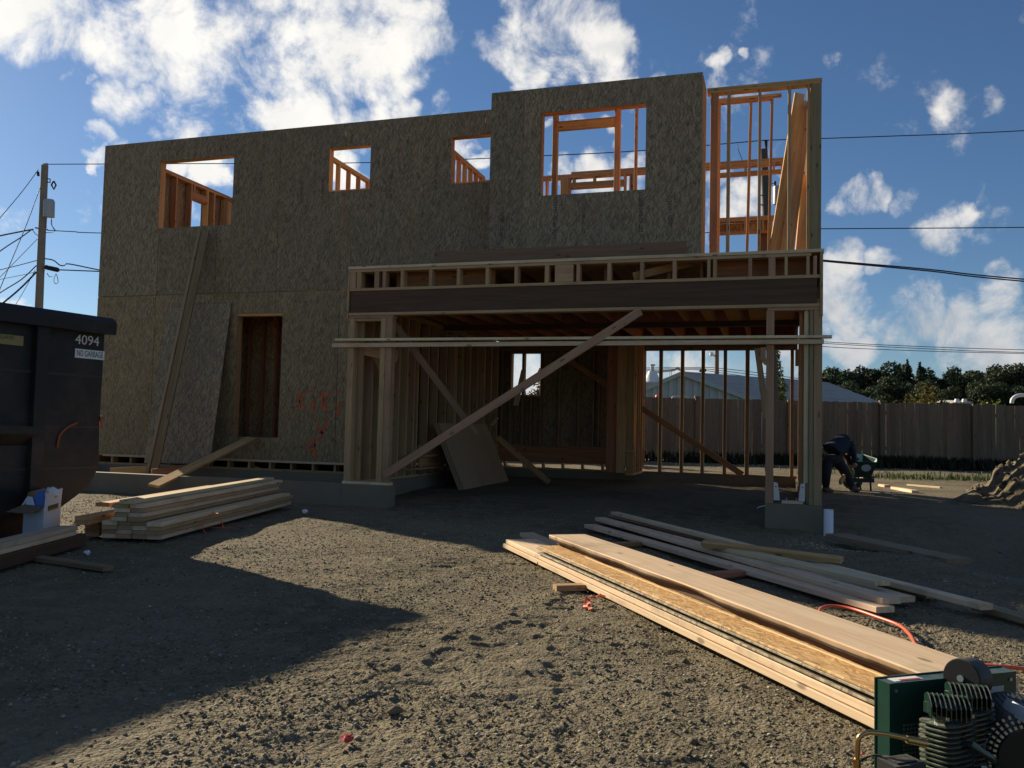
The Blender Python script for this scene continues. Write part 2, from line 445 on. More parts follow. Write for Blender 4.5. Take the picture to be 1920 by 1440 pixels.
class MB:
    """collects shapes and links them as ONE mesh object"""
    def __init__(s):
        s.v, s.f, s.sm = [], [], []

    def add(s, vs, fs, smooth=False):
        k = len(s.v)
        s.v.extend(tuple(p) for p in vs)
        s.f.extend(tuple(i + k for i in f) for f in fs)
        s.sm.extend([smooth] * len(fs))
        return s

    def box(s, x0, x1, y0, y1, z0, z1):
        vs = [(x0, y0, z0), (x1, y0, z0), (x1, y1, z0), (x0, y1, z0), (x0, y0, z1), (x1, y0, z1), (x1, y1, z1), (x0, y1, z1)]
        return s.add(vs, [(3, 2, 1, 0), (4, 5, 6, 7), (0, 1, 5, 4), (1, 2, 6, 5), (2, 3, 7, 6), (3, 0, 4, 7)])

    def obox(s, c, ax, ay, az, hx, hy, hz):
        c, ax, ay, az = Vector(c), Vector(ax), Vector(ay), Vector(az)
        vs = [c + ax * (hx * i) + ay * (hy * j) + az * (hz * k) for k in (-1, 1) for (i, j) in ((-1, -1), (1, -1), (1, 1), (-1, 1))]
        return s.add(vs, [(3, 2, 1, 0), (4, 5, 6, 7), (0, 1, 5, 4), (1, 2, 6, 5), (2, 3, 7, 6), (3, 0, 4, 7)])

    def tube(s, pts, r, n=10, caps=True, closed=False):
        pts = [Vector(p) for p in pts]
        rs = r if isinstance(r, (list, tuple)) else [r] * len(pts)
        t0 = (pts[1] - pts[0]).normalized()
        a = Vector((0, 0, 1)) if abs(t0.z) < 0.9 else Vector((1, 0, 0))
        nx = t0.cross(a).normalized()
        rings = []
        for i, p in enumerate(pts):
            t = (pts[min(i + 1, len(pts) - 1)] - pts[max(i - 1, 0)]).normalized()
            nx = (nx - t * nx.dot(t)).normalized()
            ny = t.cross(nx)
            rings.append([p + (nx * math.cos(6.28318 * k / n) + ny * math.sin(6.28318 * k / n)) * rs[i] for k in range(n)])
        vs = [q for rr in rings for q in rr]
        fs = [(i * n + k, i * n + (k + 1) % n, (i + 1) * n + (k + 1) % n, (i + 1) * n + k) for i in range(len(pts) - 1) for k in range(n)]
        s.add(vs, fs, True)
        if caps:
            s.add(rings[0], [tuple(reversed(range(n)))])
            s.add(rings[-1], [tuple(range(n))])
        return s

    def prism(s, poly, axis, d):
        """polygon (list of points) pushed along a vector"""
        n = len(poly)
        d = Vector(d)
        a = [Vector(p) for p in poly]; b = [p + d for p in a]
        s.add(a + b, [tuple(range(n)), tuple(reversed(range(n, 2 * n)))] + [(i + n, (i + 1) % n + n, (i + 1) % n, i) for i in range(n)])
        return s

    def build(s, name, mat, parent=None, smooth=None):
        me = bpy.data.meshes.new(name)
        me.from_pydata(s.v, [], s.f)
        sm = s.sm if smooth is None else [smooth] * len(s.f)
        me.polygons.foreach_set('use_smooth', sm)
        me.materials.append(mat)
        me.update()
        import bmesh
        bm = bmesh.new(); bm.from_mesh(me)
        bmesh.ops.recalc_face_normals(bm, faces=bm.faces)
        bm.to_mesh(me); bm.free()
        return link(bpy.data.objects.new(name, me), parent)


def spline(pts, n=8):
    pts = [Vector(p) for p in pts]
    out = []
    for i in range(len(pts) - 1):
        p0, p1, p2, p3 = pts[max(i - 1, 0)], pts[i], pts[i + 1], pts[min(i + 2, len(pts) - 1)]
        for k in range(n):
            t = k / n
            out.append(0.5 * ((2 * p1) + (p2 - p0) * t + (2 * p0 - 5 * p1 + 4 * p2 - p3) * t * t + (3 * p1 - p0 - 3 * p2 + p3) * t ** 3))
    out.append(pts[-1])
    return out


_lumber = {}


def lumber_mesh(L, w, t, mat, ease=0.004):
    """a sawn board: length on X, width on Y, thickness on Z, eased edges"""
    key = (round(L, 3), round(w, 4), round(t, 4), mat.name)
    if key in _lumber:
        return _lumber[key]
    e = min(ease, w * .2, t * .2)
    pr = [(-w / 2 + e, -t / 2), (w / 2 - e, -t / 2), (w / 2, -t / 2 + e), (w / 2, t / 2 - e), (w / 2 - e, t / 2), (-w / 2 + e, t / 2), (-w / 2, t / 2 - e), (-w / 2, -t / 2 + e)]
    vs = [(-L / 2, a, b) for a, b in pr] + [(L / 2, a, b) for a, b in pr]
    fs = [tuple(reversed(range(8))), tuple(range(8, 16))] + [(i, (i + 1) % 8, (i + 1) % 8 + 8, i + 8) for i in range(8)]
    me = bpy.data.meshes.new('lumber')
    me.from_pydata(vs, [], fs)
    me.materials.append(mat)
    _lumber[key] = me
    return me


def board(name, p0, p1, w, t, mat, parent=None, side=None, label=None):
    """board from p0 to p1 (centre line); `side` is the direction its width points in"""
    p0, p1 = Vector(p0), Vector(p1)
    d = (p1 - p0); L = d.length; d.normalize()
    s = Vector(side) if side is not None else (Vector((0, 0, 1)) if abs(d.z) < 0.7 else Vector((1, 0, 0)))
    s = (s - d * s.dot(d)).normalized()
    n = d.cross(s)
    o = bpy.data.objects.new(name, lumber_mesh(L, w, t, MT[mat]))
    m = Matrix.Identity(4)
    for i in range(3):
        m[i][0], m[i][1], m[i][2], m[i][3] = d[i], s[i], n[i], (p0[i] + p1[i]) / 2
    o.matrix_basis = m
    link(o, parent)
    if label:
        o['label'] = label
    return o


def bbox(name, x0, x1, y0, y1, z0, z1, mat, parent=None):
    """axis-aligned board between two corners"""
    d = [x1 - x0, y1 - y0, z1 - z0]
    c = Vector(((x0 + x1) / 2, (y0 + y1) / 2, (z0 + z1) / 2))
    ax = [Vector((1, 0, 0)), Vector((0, 1, 0)), Vector((0, 0, 1))]
    i = max(range(3), key=lambda k: d[k])
    rest = [k for k in range(3) if k != i]
    j, k = (rest[0], rest[1]) if d[rest[0]] >= d[rest[1]] else (rest[1], rest[0])
    return board(name, c - ax[i] * d[i] / 2, c + ax[i] * d[i] / 2, d[j], d[k], mat, parent, ax[j])


def sheet(name, x0, x1, z0, z1, holes, th, mat, parent, place):
    """sheathing panel (local x, z; thickness in y) with rectangular cut-outs; place = world matrix of its lower left corner"""
    xs = sorted({x0, x1} | {min(max(h[i], x0), x1) for h in holes for i in (0, 1)})
    zs = sorted({z0, z1} | {min(max(h[i], z0), z1) for h in holes for i in (2, 3)})
    full = {}
    for i in range(len(xs) - 1):
        for k in range(len(zs) - 1):
            cx, cz = (xs[i] + xs[i + 1]) / 2, (zs[k] + zs[k + 1]) / 2
            full[i, k] = not any(h[0] < cx < h[1] and h[2] < cz < h[3] for h in holes)
    mb = MB()
    for (i, k), ok in full.items():
        if not ok:
            continue
        a, b, c, d = xs[i] - x0, xs[i + 1] - x0, zs[k] - z0, zs[k + 1] - z0
        mb.add([(a, 0, c), (b, 0, c), (b, 0, d), (a, 0, d)], [(0, 1, 2, 3)])
        mb.add([(a, th, c), (b, th, c), (b, th, d), (a, th, d)], [(3, 2, 1, 0)])
        for (ni, nk, q) in ((i - 1, k, ((a, 0, d), (a, th, d), (a, th, c), (a, 0, c))), (i + 1, k, ((b, 0, c), (b, th, c), (b, th, d), (b, 0, d))),
                            (i, k - 1, ((a, 0, c), (a, th, c), (b, th, c), (b, 0, c))), (i, k + 1, ((a, 0, d), (b, 0, d), (b, th, d), (a, th, d)))):
            if not full.get((ni, nk), False):
                mb.add(q, [(0, 1, 2, 3)])
    me = bpy.data.meshes.new(name)
    me.from_pydata(mb.v, [], mb.f)
    me.materials.append(MT[mat])
    o = bpy.data.objects.new(name, me)
    o.matrix_basis = place @ Matrix.Translation((x0, 0, z0)) if place else Matrix.Translation((x0, 0, z0))
    return link(o, parent)


# ------------------------------------------------------------------ ground
def _hash(ix, iy, seed):
    h = (ix.astype(np.int64) * 374761393 + iy.astype(np.int64) * 668265263 + seed * 1442695041) & 0x7fffffff
    h = ((h ^ (h >> 13)) * 1274126177) & 0x7fffffff
    return ((h ^ (h >> 16)) & 0xffff) / 65535.0


def vnoise(x, y, seed=0):
    ix, iy = np.floor(x), np.floor(y)
    fx, fy = x - ix, y - iy
    fx, fy = fx * fx * fx * (fx * (fx * 6 - 15) + 10), fy * fy * fy * (fy * (fy * 6 - 15) + 10)
    a, b = _hash(ix, iy, seed), _hash(ix + 1, iy, seed)
    c, d = _hash(ix, iy + 1, seed), _hash(ix + 1, iy + 1, seed)
    return (a * (1 - fx) + b * fx) * (1 - fy) + (c * (1 - fx) + d * fx) * fy - 0.5


def sstep(v, a, b):
    t = np.clip((v - a) / (b - a), 0, 1)
    return t * t * (3 - 2 * t)


def base_z(x, y):
    x, y = np.asarray(x, float), np.asarray(y, float)
    z = 0.10 * sstep(y, 10.2, 13.2) + 0.15 * sstep(y, 13.2, 25)
    z = z + 0.07 * sstep(-x, 6.0, 6.6) * sstep(y, 10.66, 11.2) * sstep(-y, -16.5, -13)          # fill inside the porch
    z = z - 0.62 * np.exp(-(((x - 2.35) / 1.05) ** 2 + ((y - 9.9) / 1.15) ** 2))                    # dug-out beside the footing
    z = z + 0.10 * np.exp(-(((x - 1.2) / 0.35) ** 2 + ((y - 8.6) / 1.6) ** 2))
    z = z + 0.06 * np.exp(-(((x + 4.0) / 1.2) ** 2 + ((y - 11.6) / .8) ** 2))
    return z


def ground_z(x, y):
    x, y = np.asarray(x, float), np.asarray(y, float)
    near = np.exp(-np.maximum(np.hypot(x, y) - 4, 0) / 14)
    wx = x + 0.25 * vnoise(x * 1.7, y * 1.7, 21); wy = y + 0.25 * vnoise(x * 1.7, y * 1.7, 22)
    z = base_z(x, y)
    z = z + 0.035 * vnoise(x * 0.55, y * 0.55, 1) + 0.028 * vnoise(wx * 1.5, wy * 1.5, 2)
    # churned, trodden dirt: flattened lumps with ridges between them
    r = 1 - np.abs(vnoise(wx * 4.2 + 3, wy * 5.4, 3)) * 2
    trod = sstep(vnoise(x * 0.8, y * 0.8, 31), -0.15, 0.25)
    z = z + near * (0.009 * (r - 0.6) * (0.4 + trod) + 0.011 * vnoise(wx * 6, wy * 9.5, 4) * (0.2 + trod) + 0.010 * vnoise(wx * 13, wy * 22, 5) * (0.3 + trod) + 0.006 * vnoise(x * 30, y * 38, 6))
    # gravel: rounded grains packed together, thicker in some places than in others
    gp_ = 0.35 + 0.65 * sstep(vnoise(x * 0.9 + 7, y * 1.3, 33), -0.25, 0.12)
    g1 = 0.5 - np.abs(vnoise(x * 24, y * 27, 61)); g2 = 0.5 - np.abs(vnoise(x * 41 + 3, y * 43, 62))
    z = z + near * gp_ * (0.009 * g1 * g1 * 2 + 0.012 * g2 * g2 * 2 + 0.007 * vnoise(x * 75, y * 75, 8))
    # pressed wheel ruts running toward the garage
    for (cx, sl, wd, dp) in ((-1.35, 0.12, 0.15, 0.011), (-2.75, 0.12, 0.15, 0.011), (-0.35, -0.25, 0.12, 0.009)):
        t = (x - cx - sl * (y - 4)) / wd
        tread = 0.6 + 0.8 * vnoise(x * 9, y * 11, 9)
        tread = tread + 0.30 * np.sign(np.sin((y * 26 + np.abs(t) * 3.2))) * (np.abs(t) < 1.1)
        z = z - dp * tread * np.exp(-t * t) * sstep(-y, -9, -6) + 0.5 * dp * np.exp(-(np.abs(t) - 1.6) ** 2 * 3) * sstep(-y, -9, -6)
    for (fx_, fy_, fa_) in FOOT:                 # boot prints: sole and heel pressed in, a low rim pushed up
        c_, s_ = math.cos(fa_), math.sin(fa_)
        a_ = (x - fx_) * c_ + (y - fy_) * s_; b_ = -(x - fx_) * s_ + (y - fy_) * c_
        d1_ = np.hypot((a_ - .06) / .095, b_ / .050); d2_ = np.hypot((a_ + .085) / .045, b_ / .038)
        dd = np.minimum(d1_, d2_)
        z = z - 0.009 * sstep(-dd, -1.12, -.85) * (0.75 + .25 * np.sign(np.sin(a_ * 260))) + 0.004 * np.exp(-((dd - 1.3) / .22) ** 2)
    return z


FOOT = [(-1.75 + .05 * i + .11 * (i % 2) + random.uniform(-.04, .04), 2.75 + .36 * i, 1.50 + random.uniform(-.2, .2)) for i in range(9)] + \
       [(-3.2 + .42 * i, 3.7 + .12 * i + .13 * (i % 2), .30 + random.uniform(-.15, .15)) for i in range(7)] + [(-.7 - .12 * i, 3.0 + .4 * i + .05 * (i % 2), 1.9 + random.uniform(-.2, .2)) for i in range(5)] + \
       [(.75 + .1 * (i % 2), 5.0 + .33 * i, 1.4) for i in range(4)]


def axis(fine0, fine1, step, lo, hi, grow=1.09, cap=40.0):
    c = list(np.arange(fine0, fine1, step))
    s = step; v = c[-1]
    while v < hi:
        s = min(s * grow, cap); v += s; c.append(v)
    s = step; v = fine0; left = []
    while v > lo:
        s = min(s * grow, cap); v -= s; left.append(v)
    return np.array(left[::-1] + c)


def grid_object(name, xs, ys, zf, mat, smooth=True):
    X, Y = np.meshgrid(xs, ys)
    Z = zf(X, Y)
    nx, ny = len(xs), len(ys)
    co = np.stack([X, Y, Z], -1).reshape(-1, 3).astype(np.float32)
    i = np.arange(nx - 1)[None, :] + nx * np.arange(ny - 1)[:, None]
    q = np.stack([i, i + 1, i + 1 + nx, i + nx], -1).reshape(-1, 4)
    me = bpy.data.meshes.new(name)
    me.vertices.add(len(co)); me.vertices.foreach_set('co', co.ravel())
    me.loops.add(q.size); me.loops.foreach_set('vertex_index', q.ravel().astype(np.int32))
    me.polygons.add(len(q)); me.polygons.foreach_set('loop_start', np.arange(0, q.size, 4, dtype=np.int32))
    me.polygons.foreach_set('use_smooth', np.full(len(q), smooth))
    me.materials.append(mat)
    me.update(calc_edges=True)
    return link(bpy.data.objects.new(name, me))


def ground_material():
    m, N, b = material('gravelly_dirt')
    tc = N.n('ShaderNodeNewGeometry').outputs['Position']
    big = N.noise(tc, 0.6, 5, 0.6)
    mid = N.noise(tc, 5.0, 6, 0.65)
    fin = N.noise(tc, 60.0, 5, 0.7)
    v = N.n('ShaderNodeTexVoronoi', feature='F1'); N.l(tc, v.inputs['Vector']); v.inputs['Scale'].default_value = 55
    s = N.n('ShaderNodeSeparateColor'); N.l(v.outputs['Color'], s.inputs[0])
    v2 = N.n('ShaderNodeTexVoronoi', feature='F1'); N.l(tc, v2.inputs['Vector']); v2.inputs['Scale'].default_value = 120
    c = N.mix(N.smooth(big, 0.35, 0.68), (0.190, 0.156, 0.100), (0.130, 0.108, 0.070))
    c = N.mix(N.smooth(mid, 0.42, 0.66), c, (0.220, 0.180, 0.112))
    c = N.mix(N.math('MULTIPLY', N.smooth(fin, 0.5, 0.7), 0.5), c, (0.075, 0.066, 0.05))
    grav = N.math('MULTIPLY', N.smooth(s.outputs[0], 0.55, 0.9), N.smooth(big, 0.60, 0.40))
    c = N.mix(N.math('MULTIPLY', grav, 0.7), c, (0.24, 0.208, 0.148))
    N.l(c, b.inputs['Base Color'])
    b.inputs['Roughness'].default_value = 0.95
    b.inputs['Specular IOR Level'].default_value = 0.1
    h = N.math('ADD', N.math('MULTIPLY', fin, 0.7), N.math('ADD', N.math('MULTIPLY', v.outputs['Distance'], -0.8), N.math('MULTIPLY', v2.outputs['Distance'], -0.35)))
    bump(N, b, h, 0.9, 0.012)
    return m


MT['dirt'] = ground_material()
gx = axis(-5.6, 2.4, 0.0125, -420, 420, 1.06)
gy = axis(1.9, 9.2, 0.012, -60, 900, 1.06)
ground = grid_object('ground', gx, gy, ground_z, MT['dirt'])
tag(ground, 'churned grey-brown dirt and gravel of the building plot', kind='structure')


def scatter_stones(name, pts, sizes, mat, label):
    """loose stones as real geometry: squashed rough octahedra joined into one mesh"""
    n = len(pts)
    base = np.array([(1, .1, 0), (-1, -.1, .1), (.1, 1, -.1), (-.15, -1, .05), (.1, 0, 1), (0, .1, -1)], float)
    faces = np.array([(4, 0, 2), (4, 2, 1), (4, 1, 3), (4, 3, 0), (5, 2, 0), (5, 1, 2), (5, 3, 1), (5, 0, 3)])
    jit = 1 + RNG.uniform(-.28, .28, (n, 6, 1))
    sq = np.stack([RNG.uniform(.7, 1.3, n), RNG.uniform(.6, 1.1, n), RNG.uniform(.4, .85, n)], -1)[:, None, :]
    v = base[None] * jit * sq * sizes[:, None, None]
    a = RNG.uniform(0, 6.283, n); ca, sa = np.cos(a)[:, None], np.sin(a)[:, None]
    v = np.stack([v[..., 0] * ca - v[..., 1] * sa, v[..., 0] * sa + v[..., 1] * ca, v[..., 2]], -1) + pts[:, None, :]
    f = (faces[None] + 6 * np.arange(n)[:, None, None]).reshape(-1, 3)
    me = bpy.data.meshes.new(name)
    me.vertices.add(n * 6); me.vertices.foreach_set('co', v.astype(np.float32).ravel())
    me.loops.add(f.size); me.loops.foreach_set('vertex_index', f.ravel().astype(np.int32))
    me.polygons.add(len(f)); me.polygons.foreach_set('loop_start', np.arange(0, f.size, 3, dtype=np.int32))
    me.materials.append(mat)
    me.update(calc_edges=True)
    return tag(link(bpy.data.objects.new(name, me)), label, kind='stuff')


def stone_material():
    m, N, b = material('gravel_stones')
    g = N.n('ShaderNodeNewGeometry')
    c = N.ramp(g.outputs['Random Per Island'], [(0, (0.11, 0.092, 0.062)), (0.5, (0.18, 0.152, 0.102)), (0.85, (0.25, 0.215, 0.15)), (1.0, (0.38, 0.34, 0.26))])
    N.l(c, b.inputs['Base Color'])
    b.inputs['Roughness'].default_value = 0.9
    b.inputs['Specular IOR Level'].default_value = 0.15
    return m


MT['stone'] = stone_material()
n = 120000
yy = 1.6 + 9.6 * RNG.random(n) ** 1.35
xx = -0.314 * yy + (RNG.random(n) - 0.5) * (1.5 * yy + 0.8)
patch = vnoise(xx * 0.7, yy * 0.7, 41) + 0.5 * vnoise(xx * 2.2, yy * 2.2, 42)
keep = (patch > -0.22) | (RNG.random(n) < 0.2)
xx, yy = xx[keep], yy[keep]
sz = 0.003 + 0.010 * RNG.random(len(xx)) ** 3.5
sz[RNG.random(len(xx)) < 0.004] *= 2.6
scatter_stones('gravel', np.stack([xx, yy, ground_z(xx, yy) + sz * 0.15], -1), sz, MT['stone'], 'small stones and crumbs of dirt strewn over the plot')


# ------------------------------------------------------------------ the house under construction
house = empty('house_frame', (-5.7, 12.5, 0.3), 'unfinished two storey house with strand board front, open framing and garage opening', 'house')
XL, XG, XR = -11.86, -5.67, 0.49           # left end, garage left side, right side
YG, YM, YB, YB2 = 10.5, 12.5, 16.9, 16.05  # garage front, main front, back of ground floor, back of upper floor
FZ, DK, TOP = 0.30, 3.27, 6.13             # foundation top, upper deck, upper plate
S = 0.038                                   # lumber thickness


def P(name, x0, x1, y0, y1, z0, z1, mat='spruce'):
    return bbox(name, x0, x1, y0, y1, z0, z1, mat, house)


# foundation walls, butted end to end
def conc(x0, x1, y0, y1, z0=-0.35, z1=FZ):
    return MB().box(x0, x1, y0, y1, z0, z1).build('foundation_wall', MT['concrete'], house)


conc(XL, XG - .002, YG, YG + .16); conc(XG, -4.97, YG - .02, YG + .18); conc(XG, XG + .17, YG + .182, YB)
conc(XL, XL + .17, YG + .162, YB); conc(XL + .172, XG - .002, YM, YM + .16); conc(XL + .172, -0.002 + XR - .17, YB - .16, YB)
conc(XR - .17, XR, YG + .202, YB - .162, -.35, FZ - .06); conc(-.14, XR, YG - .03, YG + .20, -.35, FZ)


class Run:
    """framing along one wall line: u along the wall, the wall's near face at v0"""
    def __init__(s, ax, v0, depth=.14, mat='fir'):
        s.ax, s.v0, s.d, s.mat = ax, v0, depth, mat

    def put(s, name, u0, u1, z0, z1, v0=None, v1=None, mat=None):
        a = s.v0 if v0 is None else v0
        b = s.v0 + s.d if v1 is None else v1
        m = mat or s.mat
        return P(name, u0, u1, a, b, z0, z1, m) if s.ax == 'x' else P(name, a, b, u0, u1, z0, z1, m)

    def plates(s, u0, u1, zb, zt):
        s.put('bottom_plate', u0, u1, zb, zb + S)
        s.put('top_plate', u0, u1, zt - S, zt)
        s.put('top_plate', u0, u1, zt - 2 * S - .001, zt - S - .001)
        s.z0, s.z1 = zb + S + .0005, zt - 2 * S - .0015

    def stud(s, u, z0=None, z1=None, wd=S):
        return s.put('stud', u, u + wd, s.z0 if z0 is None else z0, s.z1 if z1 is None else z1)

    def opening(s, u0, u1, zs, zh, hh=.19, sill=True):
        """king studs, header, sill and cripples round an opening"""
        s.stud(u0 - S - .001); s.stud(u1 + .001)
        s.put('header', u0, u1, zh, zh + hh)
        for u in np.arange(u0 + .05, u1 - .04, .406):
            if s.z1 - zh - hh > .06:
                s.put('cripple_stud', u, u + S, zh + hh + .001, s.z1)
        if sill:
            s.put('window_sill', u0, u1, zs - S, zs)
            for u in np.arange(u0 + .001, u1 - .04, .406):
                s.put('cripple_stud', u, u + S, s.z0, zs - S - .001)

    def studs(s, u0, u1, gaps=(), step=.4064, start=0.0):
        u = u0 + start
        while u + S <= u1 + .001:
            if not any(a - S - .045 < u < b + .045 for a, b in gaps):
                s.stud(u)
            u += step
        s.stud(u1 - S) if u - step < u1 - S - .06 and not any(a - S - .045 < u1 - S < b + .045 for a, b in gaps) else None


# --- pony wall, rim and floor of the raised ground floor (left part)
for x in np.arange(XL + .05, XG - .05, .4064):
    P('pony_stud', x, x + S, YM + .012, YM + .15, FZ + S, .46)
P('bottom_plate', XL + .172, XG - .01, YM + .012, YM + .15, FZ + .001, FZ + S, 'spruce')
P('rim_joist', XL, XG, YM + .012, YM + .05, .461, .79, 'spruce')
MB().box(XL + .01, XG - .01, YM + .055, YB - .02, .79, .812).build('floor_deck', MT['osbgrey'], house)
P('base_trim', XL + .3, XG, YM - .026, YM - .001, .447, .484, 'pale')
for x in np.arange(XG + .3, -2.6, .4064):
    P('pony_stud', x, x + S, YB - .19, YB - .05, FZ + S, .47)
P('bottom_plate', XG + .18, -2.5, YB - .19, YB - .05, FZ + .001, FZ + S)
P('rim_joist', XG + .18, -2.5, YB - .22, YB - .19, .44, .74, 'redwood')

# --- strand board on the front of the main part
door = (-8.87, -7.985, .86, 2.968)
w1, w2, w3 = (-10.61, -9.07, 4.53, 5.745), (-7.205, -6.44, 4.985, 5.728), (-5.016, -4.25, 4.98, 5.735)
lo_j = [XL, -10.58, -9.36, -8.14, -6.92, XG + .005]
hi_j = [XL, -10.58, -9.36, -8.14, -6.915, -5.69, -4.452, -4.135]
for a, b in zip(lo_j[:-1], lo_j[1:]):
    sheet('osb_panel', a + .004, b - .004, .485, 3.320, [door], .012, 'osb', house, Matrix.Translation((0, YM, 0)))
for a, b in zip(hi_j[:-1], hi_j[1:]):
    cut = [h for h in (w1, w2, w3) if h[0] <= a + .02 and h[1] >= b - .02]      # a window as wide as the panel leaves two pieces
    for z0, z1 in ((3.332, cut[0][2]), (cut[0][3], TOP)) if cut else ((3.332, TOP),):
        sheet('osb_panel', a + .004, b - .004, z0, z1, [w1, w2, w3], .012, 'osbgrey', house, Matrix.Translation((0, YM, 0)))
# bump-out over the garage
w4 = (-3.36, -1.812, 4.516, 5.752)
for a, b in zip((-4.13, -3.62, -2.40, -1.03), (-3.62, -2.40, -1.03)):
    sheet('osb_panel', a + .0015, b - .0015, 3.30, TOP - .005, [w4], .012, 'osbgrey', house, Matrix.Translation((0, 11.87, 0)))
sheet('osb_panel', 0, .61, 3.30, TOP - .01, [], .012, 'osbgrey', house, Matrix.Translation((-4.128, 11.884, 0)) @ Matrix.Rotation(math.pi / 2, 4, 'Z'))

# --- ground floor framing behind the strand board
r = Run('x', YM + .013)
r.plates(XL, XG, .813, 3.0)
r.opening(door[0], door[1], door[2], door[3] - .002, .03, False)
r.studs(XL, XG, [(door[0] - .04, door[1] + .04)])
P('rim_joist', XL, XG, YM + .013, YM + .05, 3.001, 3.245, 'spruce')
MB().box(XL + .02, XG - .002, YM + .052, YB, 3.247, DK).build('floor_deck', MT['osbstrip'], house)
r = Run('x', 13.72, .09, 'redwood')
r.plates(-10.4, -6.6, .813, 3.24)
r.studs(-10.4, -6.6, step=.30)
sheet('osb_panel', -10.4, -6.6, .83, 3.2, [], .012, 'osbwarm', house, Matrix.Translation((0, 13.90, 0)))
r = Run('y', -7.72, .14, 'redwood'); r.plates(12.7, 13.70, .813, 3.0); r.studs(12.7, 13.7)
for x in np.arange(XL + .3, XG - .1, .61):
    P('floor_joist', x, x + S, YM + .06, YB2 - .05, 3.01, 3.245, 'redwood')
sheet('osb_panel', 0, 4.2, .3, 6.12, [(2.15, 2.62, 5.15, 5.765)], .012, 'osbgrey', house, Matrix.Translation((XL, YM + .16, 0)) @ Matrix.Rotation(math.pi / 2, 4, 'Z'))
sheet('osb_panel', XL, XG - .004, .31, 3.245, [], .012, 'osbgrey', house, Matrix.Translation((0, YB - .01, 0)))

# --- upper floor framing
r = Run('x', YM + .013)
r.plates(XL, -4.14, DK + .001, TOP - .002)
r.put('bottom_plate', XL, -4.14, DK + S + .002, DK + 2 * S + .002, YM + .024, YM + .15); r.z0 += S + .001  # extra plate added behind the panel joint to keep light from showing through
for (a, b, c, d) in (w1, w2):
    r.opening(a, b, c, d, .19)
r.opening(w3[0], w3[1], w3[2], w3[3], .19)
r.studs(XL, -4.14, [w1[:2], w2[:2], w3[:2]])
# left end wall
r = Run('y', XL + .014)
r.plates(YM + .155, YB2, DK + .001, TOP - .001)
r.opening(14.78, 15.28, 5.15, 5.765, .14)
r.studs(YM + .155, YB2, [(14.74, 15.32)])
# partitions that run back
r = Run('y', -8.09, .09); r.plates(YM + .16, YB2 - .15, DK + .001, TOP); r.studs(YM + .16, YB2 - .15)
r = Run('y', -5.72, .09); r.plates(YM + .16, YB2 - .15, DK + .001, TOP); r.studs(YM + .16, YB2 - .15, step=.31)
sheet('osb_panel', 0, 1.2, DK + .05, 6.0, [], .012, 'osbwarm', house, Matrix.Translation((-5.73, 13.05, 0)) @ Matrix.Rotation(math.pi / 2, 4, 'Z'))
# bump-out framing
r = Run('x', 11.883, .10)
r.plates(-4.125, -1.035, DK + .03, TOP - .006)
r.opening(w4[0] + .03, w4[1], w4[2], w4[3], .19)
r.studs(-4.125, -1.035, [w4[:2]])
# wall line behind the bump-out, with its own opening
r = Run('x', 12.52, .09)
r.plates(-4.10, -1.10, DK + .001, TOP - .08)
for a, b in ((-3.352, -3.275), (-2.385, -2.30), (-2.08, -2.042), (-3.90, -3.862), (-1.5, -1.462)):
    r.put('stud', a, b, r.z0, r.z1)
r.put('header', -3.274, -2.386, 5.715, 5.83)
r.put('top_plate', -3.30, -2.36, 5.832, 5.85)
# right return of the bump-out: doubled studs seen edge on
for y0, y1, x0, m in ((11.884, 11.99, -1.068, 'spruce'), (12.02, 12.06, -1.075, 'fir'), (12.10, 12.24, -1.066, 'fir'), (12.27, 12.31, -1.072, 'redwood'), (12.34, 12.48, -1.064, 'fir')):
    P('stud', x0, x0 + S, y0, y1, DK + .04, 6.06, m)
P('top_plate', -1.09, -1.03, 11.99, 12.50, 6.065, 6.12, 'fir')
# open stud wall to the right of it
r = Run('x', YM, .14, 'fir')
P('bottom_plate', -1.02, .56, YM, YM + .14, DK + .001, DK + S)
P('top_plate', -1.02, .56, YM, YM + .14, 6.10, 6.14, 'fir'); P('top_plate', -1.02, .545, YM, YM + .14, 6.06, 6.099, 'fir')
for a, b, m in ((-.97, -.86, 'fir'), (-.735, -.69, 'spruce'), (-.30, -.258, 'spruce'), (.106, .15, 'spruce'), (.365, .403, 'spruce'), (.415, .555, 'grey')):
    P('stud', a, b, YM + .004, YM + (.045 if m == 'grey' else .138), DK + S, 6.059, m)
P('top_plate', -1.00, -.10, 12.90, 12.99, 6.05, 6.088, 'fir'); P('top_plate', -1.00, .02, 12.90, 12.99, 6.09, 6.128, 'fir')
for a, b, tlt in ((-.895, -.853, 0.0), (-.435, -.395, -.05), (-.135, -.095, -.04)):
    board('stud', ((a + b) / 2 + tlt, 12.945, DK + .01), ((a + b) / 2, 12.945, 6.049), .09, .04, MT and 'fir', house, (0, 1, 0))
# right end wall
r = Run('y', .41)
r.plates(YM + .145, YB2, DK + .001, TOP)
r.studs(YM + .145, YB2, start=.3)
